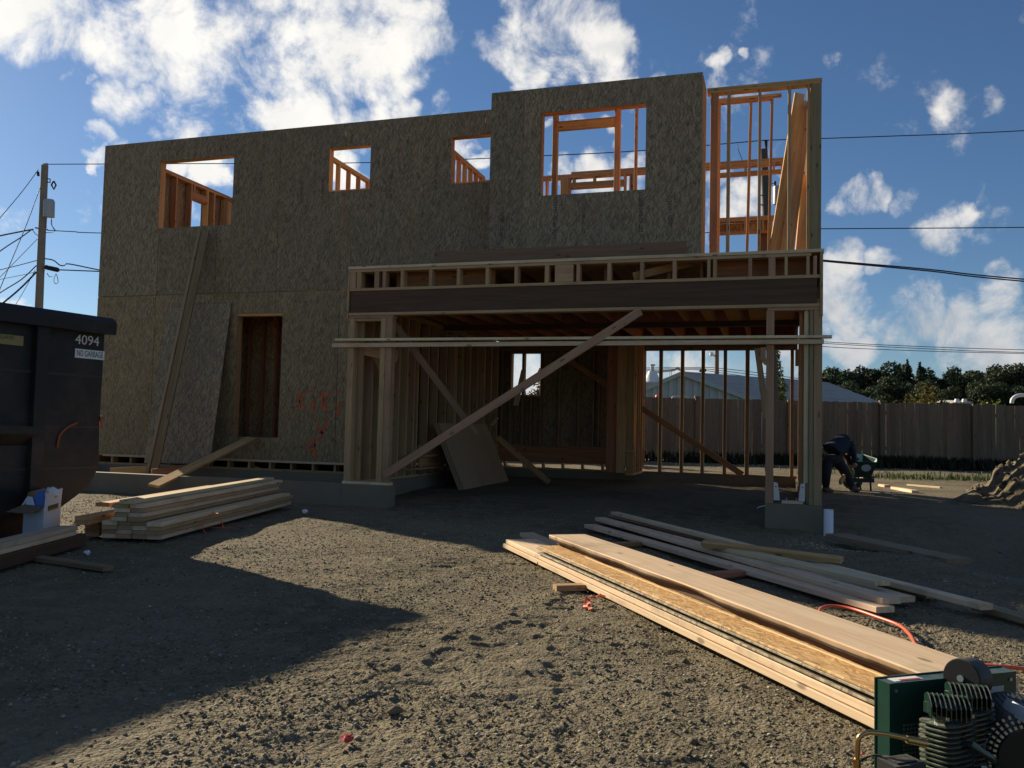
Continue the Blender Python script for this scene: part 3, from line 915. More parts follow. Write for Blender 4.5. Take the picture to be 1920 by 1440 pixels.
# back wall of the upper floor: open studs, doubled plate, window openings
r = Run('x', YB2 - .14)
r.plates(XL + .16, .40, DK + .001, 6.07)
r.put('top_plate', -3.87, .40, 6.072, 6.11)
ops = [(-3.89, -2.84, 5.0, 5.79), (-1.12, .02, 5.06, 5.84)]
r.opening(ops[0][0], ops[0][1], 4.7, ops[0][3], .11)
r.stud(-4.08); r.stud(-4.04); r.stud(-4.0); r.stud(-3.96); r.stud(-2.73); r.stud(-2.68)
r.put('stud', -4.07, -3.93, 5.2, 6.0, YB2 - .16, YB2 - .145)
r.put('header', -1.12, .02, 5.84, 5.90)
for u in (-.62, -.12):
    r.put('cripple_stud', u, u + S, 5.901, r.z1)
r.stud(-1.16); r.stud(.021)
r.put('window_sill', -1.12, -.08, 5.02, 5.06); r.put('window_sill', -1.12, -.08, 4.98, 5.019)
for u in (-1.11, -.93, -.62, -.30, -.16):
    r.put('cripple_stud', u, u + S, 4.80, 4.979)
r.put('window_sill', -1.12, -.08, 4.76, 4.799)
sheet('osb_panel', -1.12, -.15, 4.80, 4.98, [], .012, 'osbwarm', house, Matrix.Translation((0, YB2 + .002, 0)))
r.put('stud', -.33, -.14, 3.35, 4.758, YB2 - .03, YB2 - .01, 'osbwarm' if False else 'brown')
r.studs(XL + .16, .40, [ops[0][:2], ops[1][:2], (-4.12, -2.65)])

# --- garage: front wall with the deep beam
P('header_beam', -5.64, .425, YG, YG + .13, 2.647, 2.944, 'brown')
P('top_plate', -5.66, .455, YG - .012, YG + .13, 2.606, 2.645, 'spruce')
P('top_plate', -5.66, -4.99, YG - .004, YG + .13, 2.567, 2.604, 'spruce'); P('top_plate', -.13, .455, YG - .004, YG + .13, 2.567, 2.604, 'spruce')
P('bottom_plate', -5.66, .455, YG - .010, YG + .13, 2.946, 2.984, 'spruce')
P('top_plate', -5.685, .36, YG - .004, YG + .14, 3.208, 3.246, 'spruce'); P('top_plate', -5.69, .50, YG - .010, YG + .14, 3.249, 3.288, 'pale')
for a, b in ((-5.665, -5.57), (-5.558, -5.49), (-5.29, -5.225), (-5.169, -5.121), (-4.898, -4.851), (-4.483, -4.437), (-4.085, -4.039), (-3.68, -3.634), (-3.283, -3.236),
             (-2.874, -2.822), (-2.739, -2.50), (-2.459, -2.414), (-2.061, -2.015), (-1.651, -1.605), (-1.251, -1.205), (-.834, -.796), (-.764, -.72), (-.353, -.31),
             (-.121, -.042), (.061, .097), (.305, .341), (.382, .424)):
    P('cripple_stud', a, b, YG - .006, YG + .12, 2.985, 3.207, 'spruce')
P('corner_board', .457, .49, YG - .02, YG + .12, 2.50, 3.247, 'spruce')
P('corner_board', -5.688, -5.67, YG - .012, YG + .10, 2.567, 3.207, 'spruce')
for a, b in ((-5.1, -3.65), (-.74, .40)):
    P('blocking', a, b, YG + .30, YG + .338, 2.90, 3.24, 'redwood')
# posts beside the opening
for a, b, y1 in ((-5.665, -5.572, .12), (-5.175, -5.10, .12), (-5.095, -5.0, .12)):
    P('stud', a, b, YG, YG + y1, FZ + S + .001, 2.566, 'spruce')
P('bottom_plate', -5.68, -4.985, YG - .008, YG + .13, FZ + .001, FZ + S, 'pale')
P('blocking', -5.57, -5.177, YG + .01, YG + .12, 2.53, 2.566, 'spruce')
P('stud', -.14, -.05, YG, YG + .10, FZ + .002, 2.566, 'spruce')
for a, b, y0, m, zb in ((.235, .275, .14, 'redwood', .2), (.285, .335, .03, 'pale', .55), (.345, .385, .0, 'grey', FZ + .002), (.392, .485, .0, 'spruce', FZ + .002)):
    P('stud', a, b, YG + y0, YG + y0 + .12, zb, 2.566, m)
P('bottom_plate', .045, .285, YG - .004, YG + .13, FZ + .002, FZ + S, 'pale')
for x in (-.045, .30):       # hold-down brackets bolted to the posts
    sgn = 1 if x < 0 else -1
    mb = MB().prism([(x, YG - .012, FZ + .04), (x + sgn * .07, YG - .012, FZ + .04), (x + sgn * .065, YG - .012, FZ + .10), (x + sgn * .045, YG - .012, FZ + .24), (x, YG - .012, FZ + .25)], 'y', (0, .03, 0))
    hb = mb.build('holdown_bracket', MT['steel'], house)
    MB().tube([(x + sgn * .025, YG - .016, FZ + .20), (x + sgn * .025, YG - .008, FZ + .20)], .008, 8).build('bolt', MT['black'], hb)
for x in (.10, .21):
    MB().tube([(x, YG + .05, FZ + S), (x, YG + .05, FZ + S + .03)], .008, 6).build('anchor_bolt', MT['steel'], house)
MB().tube(spline([(-.14, YG - .03, FZ - .03), (-.19, YG - .04, FZ - .04), (-.23, YG - .05, FZ - .06)], 5), .004, 6).build('form_tie', MT['white'], house)
# joists, deck, mid beam
for x in np.arange(XG + .25, XR - .1, .4064):
    P('floor_joist', x, x + S, YG + .345, YB - .02, 2.862, 3.246, 'redwood')
P('rim_joist', XG + .152, XR - .142, YB - .045, YB - .022, 2.862, 3.246, 'redwood')
P('rim_joist', XR - .04, XR - .002, YG + .15, YB - .05, 2.862, 3.246, 'redwood')
P('rim_joist', XG + .005, XG + .043, YG + .15, YB - .05, 2.862, 3.246, 'fir')
P('mid_beam', XG + .16, XR - .14, 13.62, 13.75, 2.775, 2.860, 'brown')
MB().box(XG + .001, XR, YG + .145, YB, 3.248, DK).build('floor_deck', MT['osbstrip'], house)
# left garage wall: deep studs close together, seen raking
r = Run('y', XG + .01, .14, 'spruce')
r.put('bottom_plate', YG + .19, YB - .2, FZ + .001, FZ + S)
r.put('top_plate', YG + .14, YB - .2, 2.78, 2.818); r.put('top_plate', YG + .14, YB - .2, 2.82, 2.858)
r.z0, r.z1 = FZ + S + .001, 2.779
r.studs(YG + .19, YM, step=.30)
r.put('rim_joist', YM + .17, YB - .2, .46, .80, XG + .152, XG + .19, 'fir')
r.studs(YM + .1, YB - .2, step=.4064)
r.stud(13.02); r.stud(14.3); r.stud(15.0)
r.put('ledger', 12.1, 13.3, .62, .658, XG + .16, XG + .30, 'spruce')
r.put('ledger', 12.1, 13.6, .42, .458, XG + .16, XG + .28, 'spruce')
sheet('osb_panel', .002, 2.0, FZ + .02, 2.85, [], .012, 'osb', house, Matrix.Translation((XG + .008, YG + .15, 0)) @ Matrix.Rotation(math.pi / 2, 4, 'Z'))
# right garage wall: open studs, seen end on
r = Run('y', XR - .14, .14, 'spruce')
r.put('bottom_plate', YG + .25, YB - .2, FZ - .058, FZ - .02)
r.put('top_plate', YG + .14, YB - .2, 2.78, 2.818); r.put('top_plate', YG + .14, YB - .2, 2.82, 2.858)
r.z0, r.z1 = FZ - .019, 2.779
r.studs(YG + .5, YB - .25)
# back garage wall: sheathed and windowed on the left, bare studs on the right
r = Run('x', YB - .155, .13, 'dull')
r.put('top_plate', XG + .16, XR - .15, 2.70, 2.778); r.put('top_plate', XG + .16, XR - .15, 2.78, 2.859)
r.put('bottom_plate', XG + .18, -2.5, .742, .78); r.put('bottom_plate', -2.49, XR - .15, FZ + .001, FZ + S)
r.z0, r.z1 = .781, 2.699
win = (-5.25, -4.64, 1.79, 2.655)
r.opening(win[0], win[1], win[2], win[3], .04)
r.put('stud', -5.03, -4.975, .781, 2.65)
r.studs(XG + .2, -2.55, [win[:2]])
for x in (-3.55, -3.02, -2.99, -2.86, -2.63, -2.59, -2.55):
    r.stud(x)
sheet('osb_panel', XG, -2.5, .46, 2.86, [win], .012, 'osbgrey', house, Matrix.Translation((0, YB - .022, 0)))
for a in (-2.23, -1.815, -1.42, -1.005, -.60, -.19, .215):
    r.put('stud', a, a + .075 if abs(a + .60) < .01 else a + .062, FZ + S + .001, 2.699)
# short wall that stands out from the back wall
r = Run('y', -2.66, .14, 'fir')
r.put('bottom_plate', 15.6, YB - .2, FZ + .001, FZ + S); r.put('top_plate', 15.6, YB - .2, 2.78, 2.858)
r.z0, r.z1 = FZ + S + .001, 2.779
r.studs(15.6, YB - .2, step=.25)
P('stud', -2.84, -2.67, 15.6, 15.638, FZ + .04, 2.779, 'fir'); P('stud', -3.05, -2.86, 15.7, 15.738, FZ + .04, 2.779, 'redwood')
P('blocking', -2.68, -2.50, 15.56, 15.598, .72, .758, 'fir'); P('blocking', -2.68, -2.50, 15.56, 15.598, .44, .478, 'fir')
# boards nailed across the opening and braces
P('brace_board', -5.88, .50, YG - .055, YG - .016, 2.165, 2.222, 'pale')
board('brace_board', (-5.82, YG - .045, 2.268), (.585, YG - .045, 2.247), .085, .034, 'pale', house, (0, 1, 0))
board('brace_board', (-5.02, YG - .075, .44), (-1.62, YG - .075, 2.585), .105, .034, 'spruce', house, (0, 0, 1), 'long diagonal brace across the garage opening')
board('brace_board', (-5.05, YG + .17, 2.50), (-4.02, YG + .75, 1.02), .09, .036, 'dull', house, (1, 0, .5))
board('brace_board', AY(1062, 672, 16.65), AY(1392, 890, 16.6), .11, .036, 'redwood', house, (0.4, 0, 1))
board('brace_board', (-4.75, 14.4, .95), GZ(1030, 905, .16), .10, .036, 'redwood', house, (1, 0, 1))
board('brace_board', AY(1420, 653, YG + .14), AY(1437, 783, YG + .30), .07, .036, 'spruce', house, (1, 0, 0))
P('blocking', -.205, -.142, YG - .03, YG + .01, 1.98, 2.13, 'spruce')
board('brace_board', (-.20, YG + .0, 2.02), (-.13, YG + .02, 1.94), .06, .036, 'spruce', house, (1, 0, 0))
board('brace_board', AY(700, 650, YG + .25), AY(728, 722, YG + .55), .11, .036, 'spruce', house, (1, 0, 0))
board('brace_board', AY(682, 655, YG + .22), AY(745, 668, YG + .24), .16, .036, 'spruce', house, (0, 0, 1))
P('blocking', .295, .36, YB - .35, YB - .31, 2.38, 2.69, 'fir')

# --- writing on the boards
def text(name, body, size, mat, mtx, parent, extrude=.0006, bold=0.0, sx=1.0):
    cu = bpy.data.curves.new(name, 'FONT')
    cu.body = body
    cu.size = size
    cu.extrude = extrude
    cu.offset = bold
    cu.align_x, cu.align_y = 'CENTER', 'CENTER'
    cu.materials.append(MT[mat])
    tmp = bpy.data.objects.new(name, cu)
    COL.objects.link(tmp)
    me = bpy.data.meshes.new_from_object(tmp)      # letters as plain mesh
    bpy.data.objects.remove(tmp); bpy.data.curves.remove(cu)
    if not me.materials:
        me.materials.append(MT[mat])
    o = bpy.data.objects.new(name, me)
    o.matrix_basis = mtx @ Matrix.Diagonal((sx, 1, 1, 1))
    return link(o, parent)


FACE = Matrix.Rotation(math.pi / 2, 4, 'X')       # text that faces -Y
for (px_, py_, Y, s_) in ((1040, 408, 11.868, '1126181-02-07-2017'), (1094, 408, 11.868, '1126181-02-07'), (1201, 400, 11.868, '1126181-02-07-2017'), (1256, 396, 11.868, '1126181-02-07'), (940, 415, 11.868, '1126181-02-07'),
                          (733, 345, 12.498, '1126181-02-07'), (817, 330, 12.498, '1126181-02-07'), (565, 355, 12.498, '1126181-02-07'), (605, 350, 12.498, '1126181-02-07'), (446, 340, 12.498, '02-07-2017'), (488, 340, 12.498, '02-07-2017'),
                          (548, 755, 12.498, '1126181'), (588, 755, 12.498, '1126181')):
    q = AY(px_, py_, Y)
    text('stamp_text', s_, .075, 'stamp', Matrix.Translation((q.x, Y, q.z)) @ FACE @ Matrix.Rotation(-math.pi / 2, 4, 'Z'), house, .0004)
for (px_, py_) in ((555, 566), (573, 566), (595, 566), (545, 838), (565, 838), (585, 838)):
    q = AY(px_, py_, 12.498)
    text('stamp_text', '16', .06, 'stamp', Matrix.Translation((q.x, 12.498, q.z)) @ FACE, house, .0004)


def spray(strokes, Y, wd, mat):
    """spray-paint strokes given as photo outlines on the plane y = Y"""
    for st in strokes:
        pts = spline([AY(a, b, Y) for a, b in st], 4) if len(st) > 2 else [AY(a, b, Y) for a, b in st]
        vs = []
        for i, p in enumerate(pts):
            d = (pts[min(i + 1, len(pts) - 1)] - pts[max(i - 1, 0)]).normalized()
            nn = Vector((-d.z, 0, d.x)).normalized() * wd * random.uniform(.36, .60)
            e = d * (wd * .4) * (-1 if i == 0 else 1 if i == len(pts) - 1 else 0)
            vs += [p + e - nn, p + e + nn, p + e + nn - Vector((0, .001, 0)), p + e - nn - Vector((0, .001, 0))]
        n_ = len(pts)
        mb = MB().add(vs, [(4 * i + k, 4 * i + (k + 1) % 4, 4 * i + 4 + (k + 1) % 4, 4 * i + 4 + k) for i in range(n_ - 1) for k in range(4)] + [(3, 2, 1, 0), tuple(4 * (n_ - 1) + k for k in range(4))])
        mb.build('graffiti', MT[mat], house)


spray([[(560, 738), (561, 765)], [(572, 737), (562, 752), (571, 764)], [(587, 752), (587, 768)], [(586, 729), (587, 733)], [(606, 734), (604, 768)], [(619, 738), (607, 750), (614, 771)],
       [(637, 753), (633, 778)], [(636, 731), (638, 734)], [(595, 798), (604, 812)], [(614, 788), (604, 810), (597, 826)], [(590, 826), (580, 828), (578, 842), (587, 842), (591, 832), (590, 857)]], YM - .0022, .042, 'spray')


# ------------------------------------------------------------------ dumpster on the left
dx, dy = Vector((-.16, -.987, 0)).normalized(), Vector((-.987, .16, 0)).normalized()      # along the side towards the camera, across to the far side
dz = Vector((0, 0, 1))
DC = Vector((-6.46, 7.00, 0))                                                         # far right corner
dump = empty('roll_off_dumpster', DC + dx * 2.6 + dy * 1.2, 'black steel roll-off dumpster numbered 4094 at the left edge', 'dumpster')
DL, DW, DT = 5.6, 2.25, 2.13


def D(a, b, z):
    return DC + dx * a + dy * b + dz * z


prof = [(-.01, 2.0), (.0, 1.0), (-.015, .62), (.10, .42), (.46, .19), (DL, .19), (DL, 2.0)]      # side view of the hull: a along, z up
mb = MB()
nP = len(prof)
vsn = [D(a, .10, z) for a, z in prof]; vsf = [D(a, DW - .10, z) for a, z in prof]
mb.add(vsn + vsf, [tuple(range(nP)), tuple(reversed(range(nP, 2 * nP)))] + [(i, i + nP, i + nP + 1, i + 1) for i in range(nP - 2)] + [(nP - 2, 2 * nP - 2, 2 * nP - 1, nP - 1)])
mb.build('hull', MT['dump'], dump)
mb = MB()       # open top: heaped inside is out of sight, rails run round the rim
for b in (.03, DW - .03):
    mb.prism([D(-.05, b - .055, 1.96), D(-.05, b + .055, 1.96), D(-.05, b + .055, 2.05), D(-.05, b, DT - .0), D(-.05, b - .055, 2.08)], 'x', dx * (DL + .1))
for a in (-.0, DL):
    mb.prism([D(a - .055, .09, 1.97), D(a + .055, .09, 1.97), D(a + .055, .09, 2.11), D(a - .03, .09, 2.115)], 'y', dy * (DW - .18))
mb.build('top_rail', MT['dump'], dump)
for z in (1.53, 1.02, .62):
    MB().obox(D(2.75, .108, z), dx, dy, dz, 2.74, .012, .011).build('weld_seam', MT['rust'], dump)
MB().obox(D(3.1, .22, .125), dx, dy, dz, 2.6, .03, .13).build('sun_block_sill', MT['dump'], dump)  # added sill that stops sunlight passing under the hull
for b in (.55, DW - .55):
    MB().obox(D(3.0, b, .16), dx, dy, dz, 2.5, .06, .09).build('skid_rail', MT['black'], dump)
    MB().tube([D(.55, b - .1, .10), D(.55, b + .1, .10)], .10, 16).build('roller', MT['black'], dump)
for b in (.25, DW - .25):
    MB().obox(D(.45, b, .28), dx, dy, dz, .12, .05, .06).build('roller_bracket', MT['black'], dump)
R3 = Matrix(((-dx.x, 0, -dy.x, 0), (-dx.y, 0, -dy.y, 0), (0, 1, 0, 0), (0, 0, 0, 1)))     # letters that face the camera side of the hull


def on_side(px_, py_, off=.092):
    """the point of the dumpster side seen at a photo position"""
    r = Vector(ray(px_, py_)); n = dy
    c = Vector(CAM)
    t = (D(0, off, 0) - c).dot(n) / r.dot(n)
    return c + r * t


ra = (on_side(70, 690) - DC).dot(dx)
for k in range(4):
    MB().obox(D(ra + 1.25 * k, .062, 1.12), dx, dy, dz, .06, .040, .84).build('side_rib', MT['dump'], dump)
MB().prism([D(ra, .0, .95), D(5.6, .0, .95), D(5.6, .14, .80), D(ra, .14, .80)], 'z', dz * .07).build('side_fold', MT['dump'], dump)
q = on_side(164, 639)
text('number', '4094', .135, 'white', Matrix.Translation(q) @ R3, dump, .001, 0, 1.0)
q = on_side(168.5, 664.5)
pl = MB().obox(q, dx, dy, dz, .165, .002, .045).build('warning_plate', MT['white'], dump)
text('lettering', 'NO GARBAGE', .082, 'letter', Matrix.Translation(q - dy * .003) @ R3, pl, .0006, 0, .57)
q = on_side(4, 635.5)
pl = MB().obox(q, dx, dy, dz, .20, .002, .045).build('yellow_sticker', MT['yellow'], dump)
text('lettering', 'ASTELAND', .05, 'letter', Matrix.Translation(q - dy * .003 + dz * .018) @ R3, pl, .0005, 0, .9)
mb = MB().tube([on_side(189, 780, .09), on_side(190, 803, .09)], .012, 6); mb.build('paint_mark', MT['redspray'], dump)
MB().tube(spline([on_side(144, 793, .09), on_side(128, 800, .09), on_side(112, 816, .09), on_side(107, 840, .09)], 5), .011, 6).build('paint_mark', MT['redspray'], dump)


# ------------------------------------------------------------------ lumber
ORD = ['bottom', 'second', 'third', 'fourth', 'fifth', 'sixth']
COLN = ['first', 'second', 'third', 'fourth', 'fifth']


def timber(name, p0, p1, w, t, mat, label, cat, group=None, side=None):
    o = board(name, p0, p1, w, t, mat, None, side)
    return tag(o, label, cat, group)


# pile between dumpster and porch: bundles run away from the camera
a0 = GZ(303, 1018, .02); a1 = GZ(545, 950, .02)
ld_ = (a1 - a0); ld_.z = 0; ld_.normalize()
lx = Vector((ld_.y, -ld_.x, 0))          # to the right
L12 = 3.66


def pile_board(u, k, z, length, w, mat, label, back=0.0, t=.036):
    """u: metres left of the pile's right face, k: jitter of the near end"""
    p = a0 - lx * (u + w / 2) + ld_ * (back + k)
    return timber('lumber_board', (p.x, p.y, z), (p.x + ld_.x * length, p.y + ld_.y * length, z), w, t, mat, label, 'board', 'boards in the pile beside the dumpster', lx)


for lay in range(4):
    for c in range(4):
        pile_board(.142 * c + random.uniform(-.006, .006), random.uniform(-.015, .015) + (.02 if c else 0), .065 + .0385 * lay, L12 + random.uniform(-.1, .06), .138, 'spruce' if (lay + c) % 3 else 'pale',
                   f'{ORD[lay]} layer board of the wide bundle by the dumpster, {COLN[c]} column from right', 0)
for lay in range(4):
    for c in range(2):
        pile_board(.165 + .142 * c + random.uniform(-.01, .01), random.uniform(-.02, .02), .222 + .0385 * lay, L12 + .05 + random.uniform(-.2, .05), .138, 'pale' if (lay + c) % 2 else 'spruce',
                   f'board stacked {COLN[lay]} above the wide bundle, {("right", "left")[c]} column of the upper pile', -.02)
pile_board(.235, 0, .377, L12 + .0, .138, 'pale', 'single sunlit board lying on top of the pile beside the dumpster', -.06)
for lay in range(5):
    pile_board(.62 + (.02 if lay < 3 else -.01), 0, .06 + .0385 * lay + (.012 if lay > 2 else 0), L12 - .2, .14, 'redwood' if lay < 3 else 'fir',
               f'reddish board in the {ORD[lay]} layer of the narrow stack left of the wide bundle', -.10 + (.22 if lay < 3 else 0))
timber('lumber_board', *(lambda p: (p, p + ld_ * 2.6))(a0 - lx * .86 + ld_ * .55 + Vector((0, 0, .264))), .14, .036, 'fir', 'board lying flat on the leftmost edge of the lumber pile by the dumpster', 'board', 'boards in the pile beside the dumpster', lx)
# orange strapping round the bundle
st = [GZ(381, 1000, .03) + Vector((.03, 0, .0)), AT(379, 985, 8.3), AT(390, 967, 8.35), AT(402, 963, 8.45), AT(412, 966, 8.4), AT(419, 990, 8.4)]
tag(MB().tube(spline(st, 6), .005, 6).build('strap', MT['ribbon']), 'thin orange strap looped over the right face of the lumber pile', 'strap')

# stack at the left edge in front of the white carton
b0 = GZ(-30, 1085, .0); b1 = GZ(160, 1028, .0)
sd = (b1 - b0); sd.z = 0; sd.normalize(); sx_ = Vector((sd.y, -sd.x, 0))
timber('timber_beam', b0 - sx_ * .09 - sd * 1.2 + Vector((0, 0, .075)), b1 - sx_ * .09 + Vector((0, 0, .075)), .18, .10, 'brown', 'dark brown timber lowest in the stack at the left edge', 'beam', None, sx_)
for i, (zz_, cut, lb) in enumerate(((.147, .14, 'lower'), (.185, .12, 'upper'))):
    timber('lumber_board', b0 - sx_ * .10 - sd * 1.2 + Vector((0, 0, zz_)), b1 - sx_ * .10 - sd * cut + Vector((0, 0, zz_)), .17, .036, 'pale', f'{lb} of two pale boards on the dark brown timber at the left edge', 'board', 'pale boards at the left edge', sx_)
timber('lumber_board', GZ(70, 1047, .03), GZ(203, 1066, .03), .09, .036, 'grey', 'short grey stick on the ground by the dark brown timber', 'board', None, (0, 1, 0))

# boards and panels leaning on the front wall, plank up to the door opening
q0, q1 = AY(270, 868, 11.95), AY(393, 871, 11.98)
t0, t1 = AY(313, 573, 12.455), AY(430, 571, 12.455)
axx = (q1 - q0).normalized(); up_ = ((t0 + t1) / 2 - (q0 + q1) / 2); Hs = up_.length; up_.normalize()
wx_ = ((t1 - t0).length + (q1 - q0).length) / 2
nn = axx.cross(up_).normalized(); up2 = nn.cross(axx)
m = Matrix.Identity(4)
for i in range(3):
    m[i][0], m[i][1], m[i][2] = axx[i], -nn[i], up_[i]
    m[i][3] = q0[i]
o = sheet('strand_board_sheet', 0, wx_, 0, Hs, [], .011, 'osbgrey', None, m)
tag(o, 'grey strand board sheet leaning on the house wall left of the door opening', 'wood panel')
pb = [AY(281, 887, 11.55), AY(291, 884, 11.60)]
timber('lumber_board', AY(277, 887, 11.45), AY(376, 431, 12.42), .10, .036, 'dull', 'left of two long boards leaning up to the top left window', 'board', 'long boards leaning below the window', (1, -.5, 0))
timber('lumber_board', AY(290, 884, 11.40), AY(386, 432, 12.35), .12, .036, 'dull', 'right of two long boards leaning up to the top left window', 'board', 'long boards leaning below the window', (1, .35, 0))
timber('plank', AY(472, 822, 12.42), AY(288, 911, 10.10), .19, .036, 'fir', 'plank sloping from the door opening down over the porch footing', 'plank', None, (1, .5, 0))
timber('lumber_board', AY(207, 884, 11.4), AY(300, 879, 11.6), .12, .036, 'fir', 'board lying inside the porch behind the dumpster corner', 'board')
timber('lumber_board', AY(285, 888, 11.0), AY(350, 879, 11.4), .14, .036, 'redwood', 'reddish board lying in the porch under the leaning sheet', 'board')

# plywood leaning inside the garage
A_, B_ = Vector((-4.86, 13.0, .09)), Vector((-4.86, 15.40, .12))
for i, off in enumerate((.0, .03, .06)):
    m = Matrix.Identity(4)
    along = (B_ - A_).normalized(); lean = Vector((-.46, 0, 1.06)).normalized(); nr = along.cross(lean)
    for k in range(3):
        m[k][0], m[k][1], m[k][2] = along[k], nr[k], lean[k]
        m[k][3] = (A_ - Vector((off, .03 * i - .03, 0)))[k]
    o = sheet('plywood_sheet', 0, 2.40, 0, 1.17, [], .018, 'ply', None, m)
    tag(o, f'{("front", "middle", "back")[i]} plywood sheet of three leaning on the left garage wall', 'wood panel', 'plywood sheets leaning in the garage')
timber('lumber_board', AY(967, 760, 16.2), AY(982, 694, 16.6), .10, .036, 'pale', 'pale board standing in the small garage window', 'board', None, (1, 0, 0))
timber('lumber_board', AY(921, 797, 16.0), AY(932, 784, 16.3), .06, .03, 'pale', 'sunlit stick poking up behind the plywood in the garage', 'board', None, (1, 0, 0))
# planks leaning upstairs
for i, (p0, p1, wd, lb) in enumerate(((AY(1450, 480, 12.95), AY(1499, 176, 13.45), .15, 'leftmost and tallest'), (AY(1474, 480, 12.95), AY(1511, 190, 13.5), .20, 'middle'), (AY(1500, 480, 13.1), AY(1513, 330, 13.5), .15, 'rightmost and shortest'))):
    timber('plank', p0, p1, wd, .038, 'fir', f'{lb} of the orange planks leaning in the upper right corner', 'plank', 'planks leaning upstairs', (1, .35, 0))
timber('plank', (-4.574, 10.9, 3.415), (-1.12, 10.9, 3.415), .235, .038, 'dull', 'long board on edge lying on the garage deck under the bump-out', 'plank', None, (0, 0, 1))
timber('plank', (-1.75, 10.62, 3.05), AY(1318, 487, 11.0), .10, .036, 'fir', 'sunlit stick poking out between the garage deck joists', 'board')


# foreground pile A
def cross(u):
    return u


pA0, pA1 = GZ(943, 1020, .06), GZ(1645, 1355, .06)
fd = (pA1 - pA0); fd.z = 0; fd.normalize(); fx = Vector((-fd.y, fd.x, 0))
fx = fx if fx.x > 0 else -fx
G = 'boards in the long pile in front of the garage'


def pa(u, z, s0, s1, w, t, mat, label, cat='board', rot=None, skew=0.0):
    p = pA0 + fx * u
    o = timber('lumber_board', (p.x + fd.x * s0, p.y + fd.y * s0, z), (p.x + fd.x * s1 + fx.x * skew, p.y + fd.y * s1 + fx.y * skew, z), w, t, mat, label, cat, G, rot if rot is not None else fx)
    return o


W2, T2 = .286, .038
pa(W2 / 2, .048, .0, 4.95, W2, T2, 'pale', 'lowest wide board on the near left edge of the long pile')
pa(W2 / 2 + .004, .090, .06, 4.93, W2 - .01, T2, 'pale', 'second wide board up on the near left edge of the long pile', skew=-.008)
pa(.36, .048, -.35, 4.6, .14, T2, 'spruce', 'right hand board of the ground layer of the long pile')
pa(.362, .090, -.42, 4.5, .14, T2, 'pale', 'pale board sticking out furthest at the far left end of the long pile')
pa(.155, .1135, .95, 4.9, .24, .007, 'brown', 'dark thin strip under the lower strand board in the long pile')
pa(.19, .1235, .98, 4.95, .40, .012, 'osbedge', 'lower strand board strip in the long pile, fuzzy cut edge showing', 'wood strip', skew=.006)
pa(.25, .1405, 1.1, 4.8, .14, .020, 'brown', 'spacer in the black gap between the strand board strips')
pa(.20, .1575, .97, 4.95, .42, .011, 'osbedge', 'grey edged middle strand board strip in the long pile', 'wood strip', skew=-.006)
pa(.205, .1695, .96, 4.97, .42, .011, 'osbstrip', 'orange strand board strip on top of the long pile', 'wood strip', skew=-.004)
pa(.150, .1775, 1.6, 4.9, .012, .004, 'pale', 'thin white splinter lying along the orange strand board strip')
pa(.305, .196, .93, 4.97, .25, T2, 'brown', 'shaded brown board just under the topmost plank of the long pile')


def waney_plank(u0, u1, z0, z1, s0, s1, label):
    """wide plank whose left edge is irregular, with bark left on it"""
    n = 70
    mb, bk_ = MB(), MB()
    rows, brow = [], []
    for i in range(n + 1):
        ss = s0 + (s1 - s0) * i / n
        e = .010 + .012 * abs(math.sin(i * .21)) * (1 if i > 8 else .3) + random.uniform(0, .006) + .030 * math.exp(-((i - 38) / 4.0) ** 2)
        bow = .006 * math.sin(math.pi * i / n)
        q = lambda u, z: Vector((pA0.x + fx.x * u + fd.x * ss, pA0.y + fx.y * u + fd.y * ss, z + bow))
        rows.append([q(u0 + e, z0), q(u1, z0), q(u1, z1 - .003), q(u1 - .003, z1), q(u0 + .004 + e * .15, z1), q(u0 + e * .12, z1 - .006), q(u0 + e * .55, (z0 + z1) / 2 - .004)])
        brow.append([q(u0 + e - .001, z0 - .001), q(u0 + e * .5 - .003, (z0 + z1) / 2 - .006), q(u0 + e * .9, (z0 + z1) / 2 - .010)])
    k = 7
    mb.add([p for r_ in rows for p in r_], [(i * k + j, i * k + (j + 1) % k, (i + 1) * k + (j + 1) % k, (i + 1) * k + j) for i in range(n) for j in range(k)])
    mb.add(rows[0], [tuple(range(k))]); mb.add(rows[-1], [tuple(reversed(range(k)))])
    # the grain runs along the plank: keep the mesh in a frame whose X is that direction
    fr = Matrix(((fd.x, fx.x, 0, pA0.x), (fd.y, fx.y, 0, pA0.y), (0, 0, 1, 0), (0, 0, 0, 1)))
    inv = fr.inverted()
    mb.v = [tuple(inv @ Vector(p)) for p in mb.v]
    o = mb.build('waney_plank', MT['pale'])
    o.matrix_basis = fr
    bk_.add([p for r_ in brow for p in r_], [(i * 3 + j, i * 3 + (j + 1) % 3, (i + 1) * 3 + (j + 1) % 3, (i + 1) * 3 + j) for i in range(n) for j in range(3)])
    bk_.build('bark_edge', MT['bark'], o)
    return tag(o, label, 'board', G)


waney_plank(.115, .43, .2155, .254, .90, 5.02, 'topmost wide pale plank with bark on its edge, along the long pile')
for i, (pp, qq, lb) in enumerate(((GZ(1010, 1057, .03), GZ(1075, 1062, .03), 'small block under the far left end of the long pile'), (GZ(1040, 1102, .03), GZ(1190, 1098, .03), 'square block propping the long pile near the orange tape'), (GZ(1150, 1022, .03), GZ(1225, 1018, .03), 'dark stick in the shade between the two piles'))):
    timber('lumber_block', pp, qq, .085, .042, 'spruce' if i < 2 else 'redwood', lb, 'offcut', None, (.3, 1, 0))

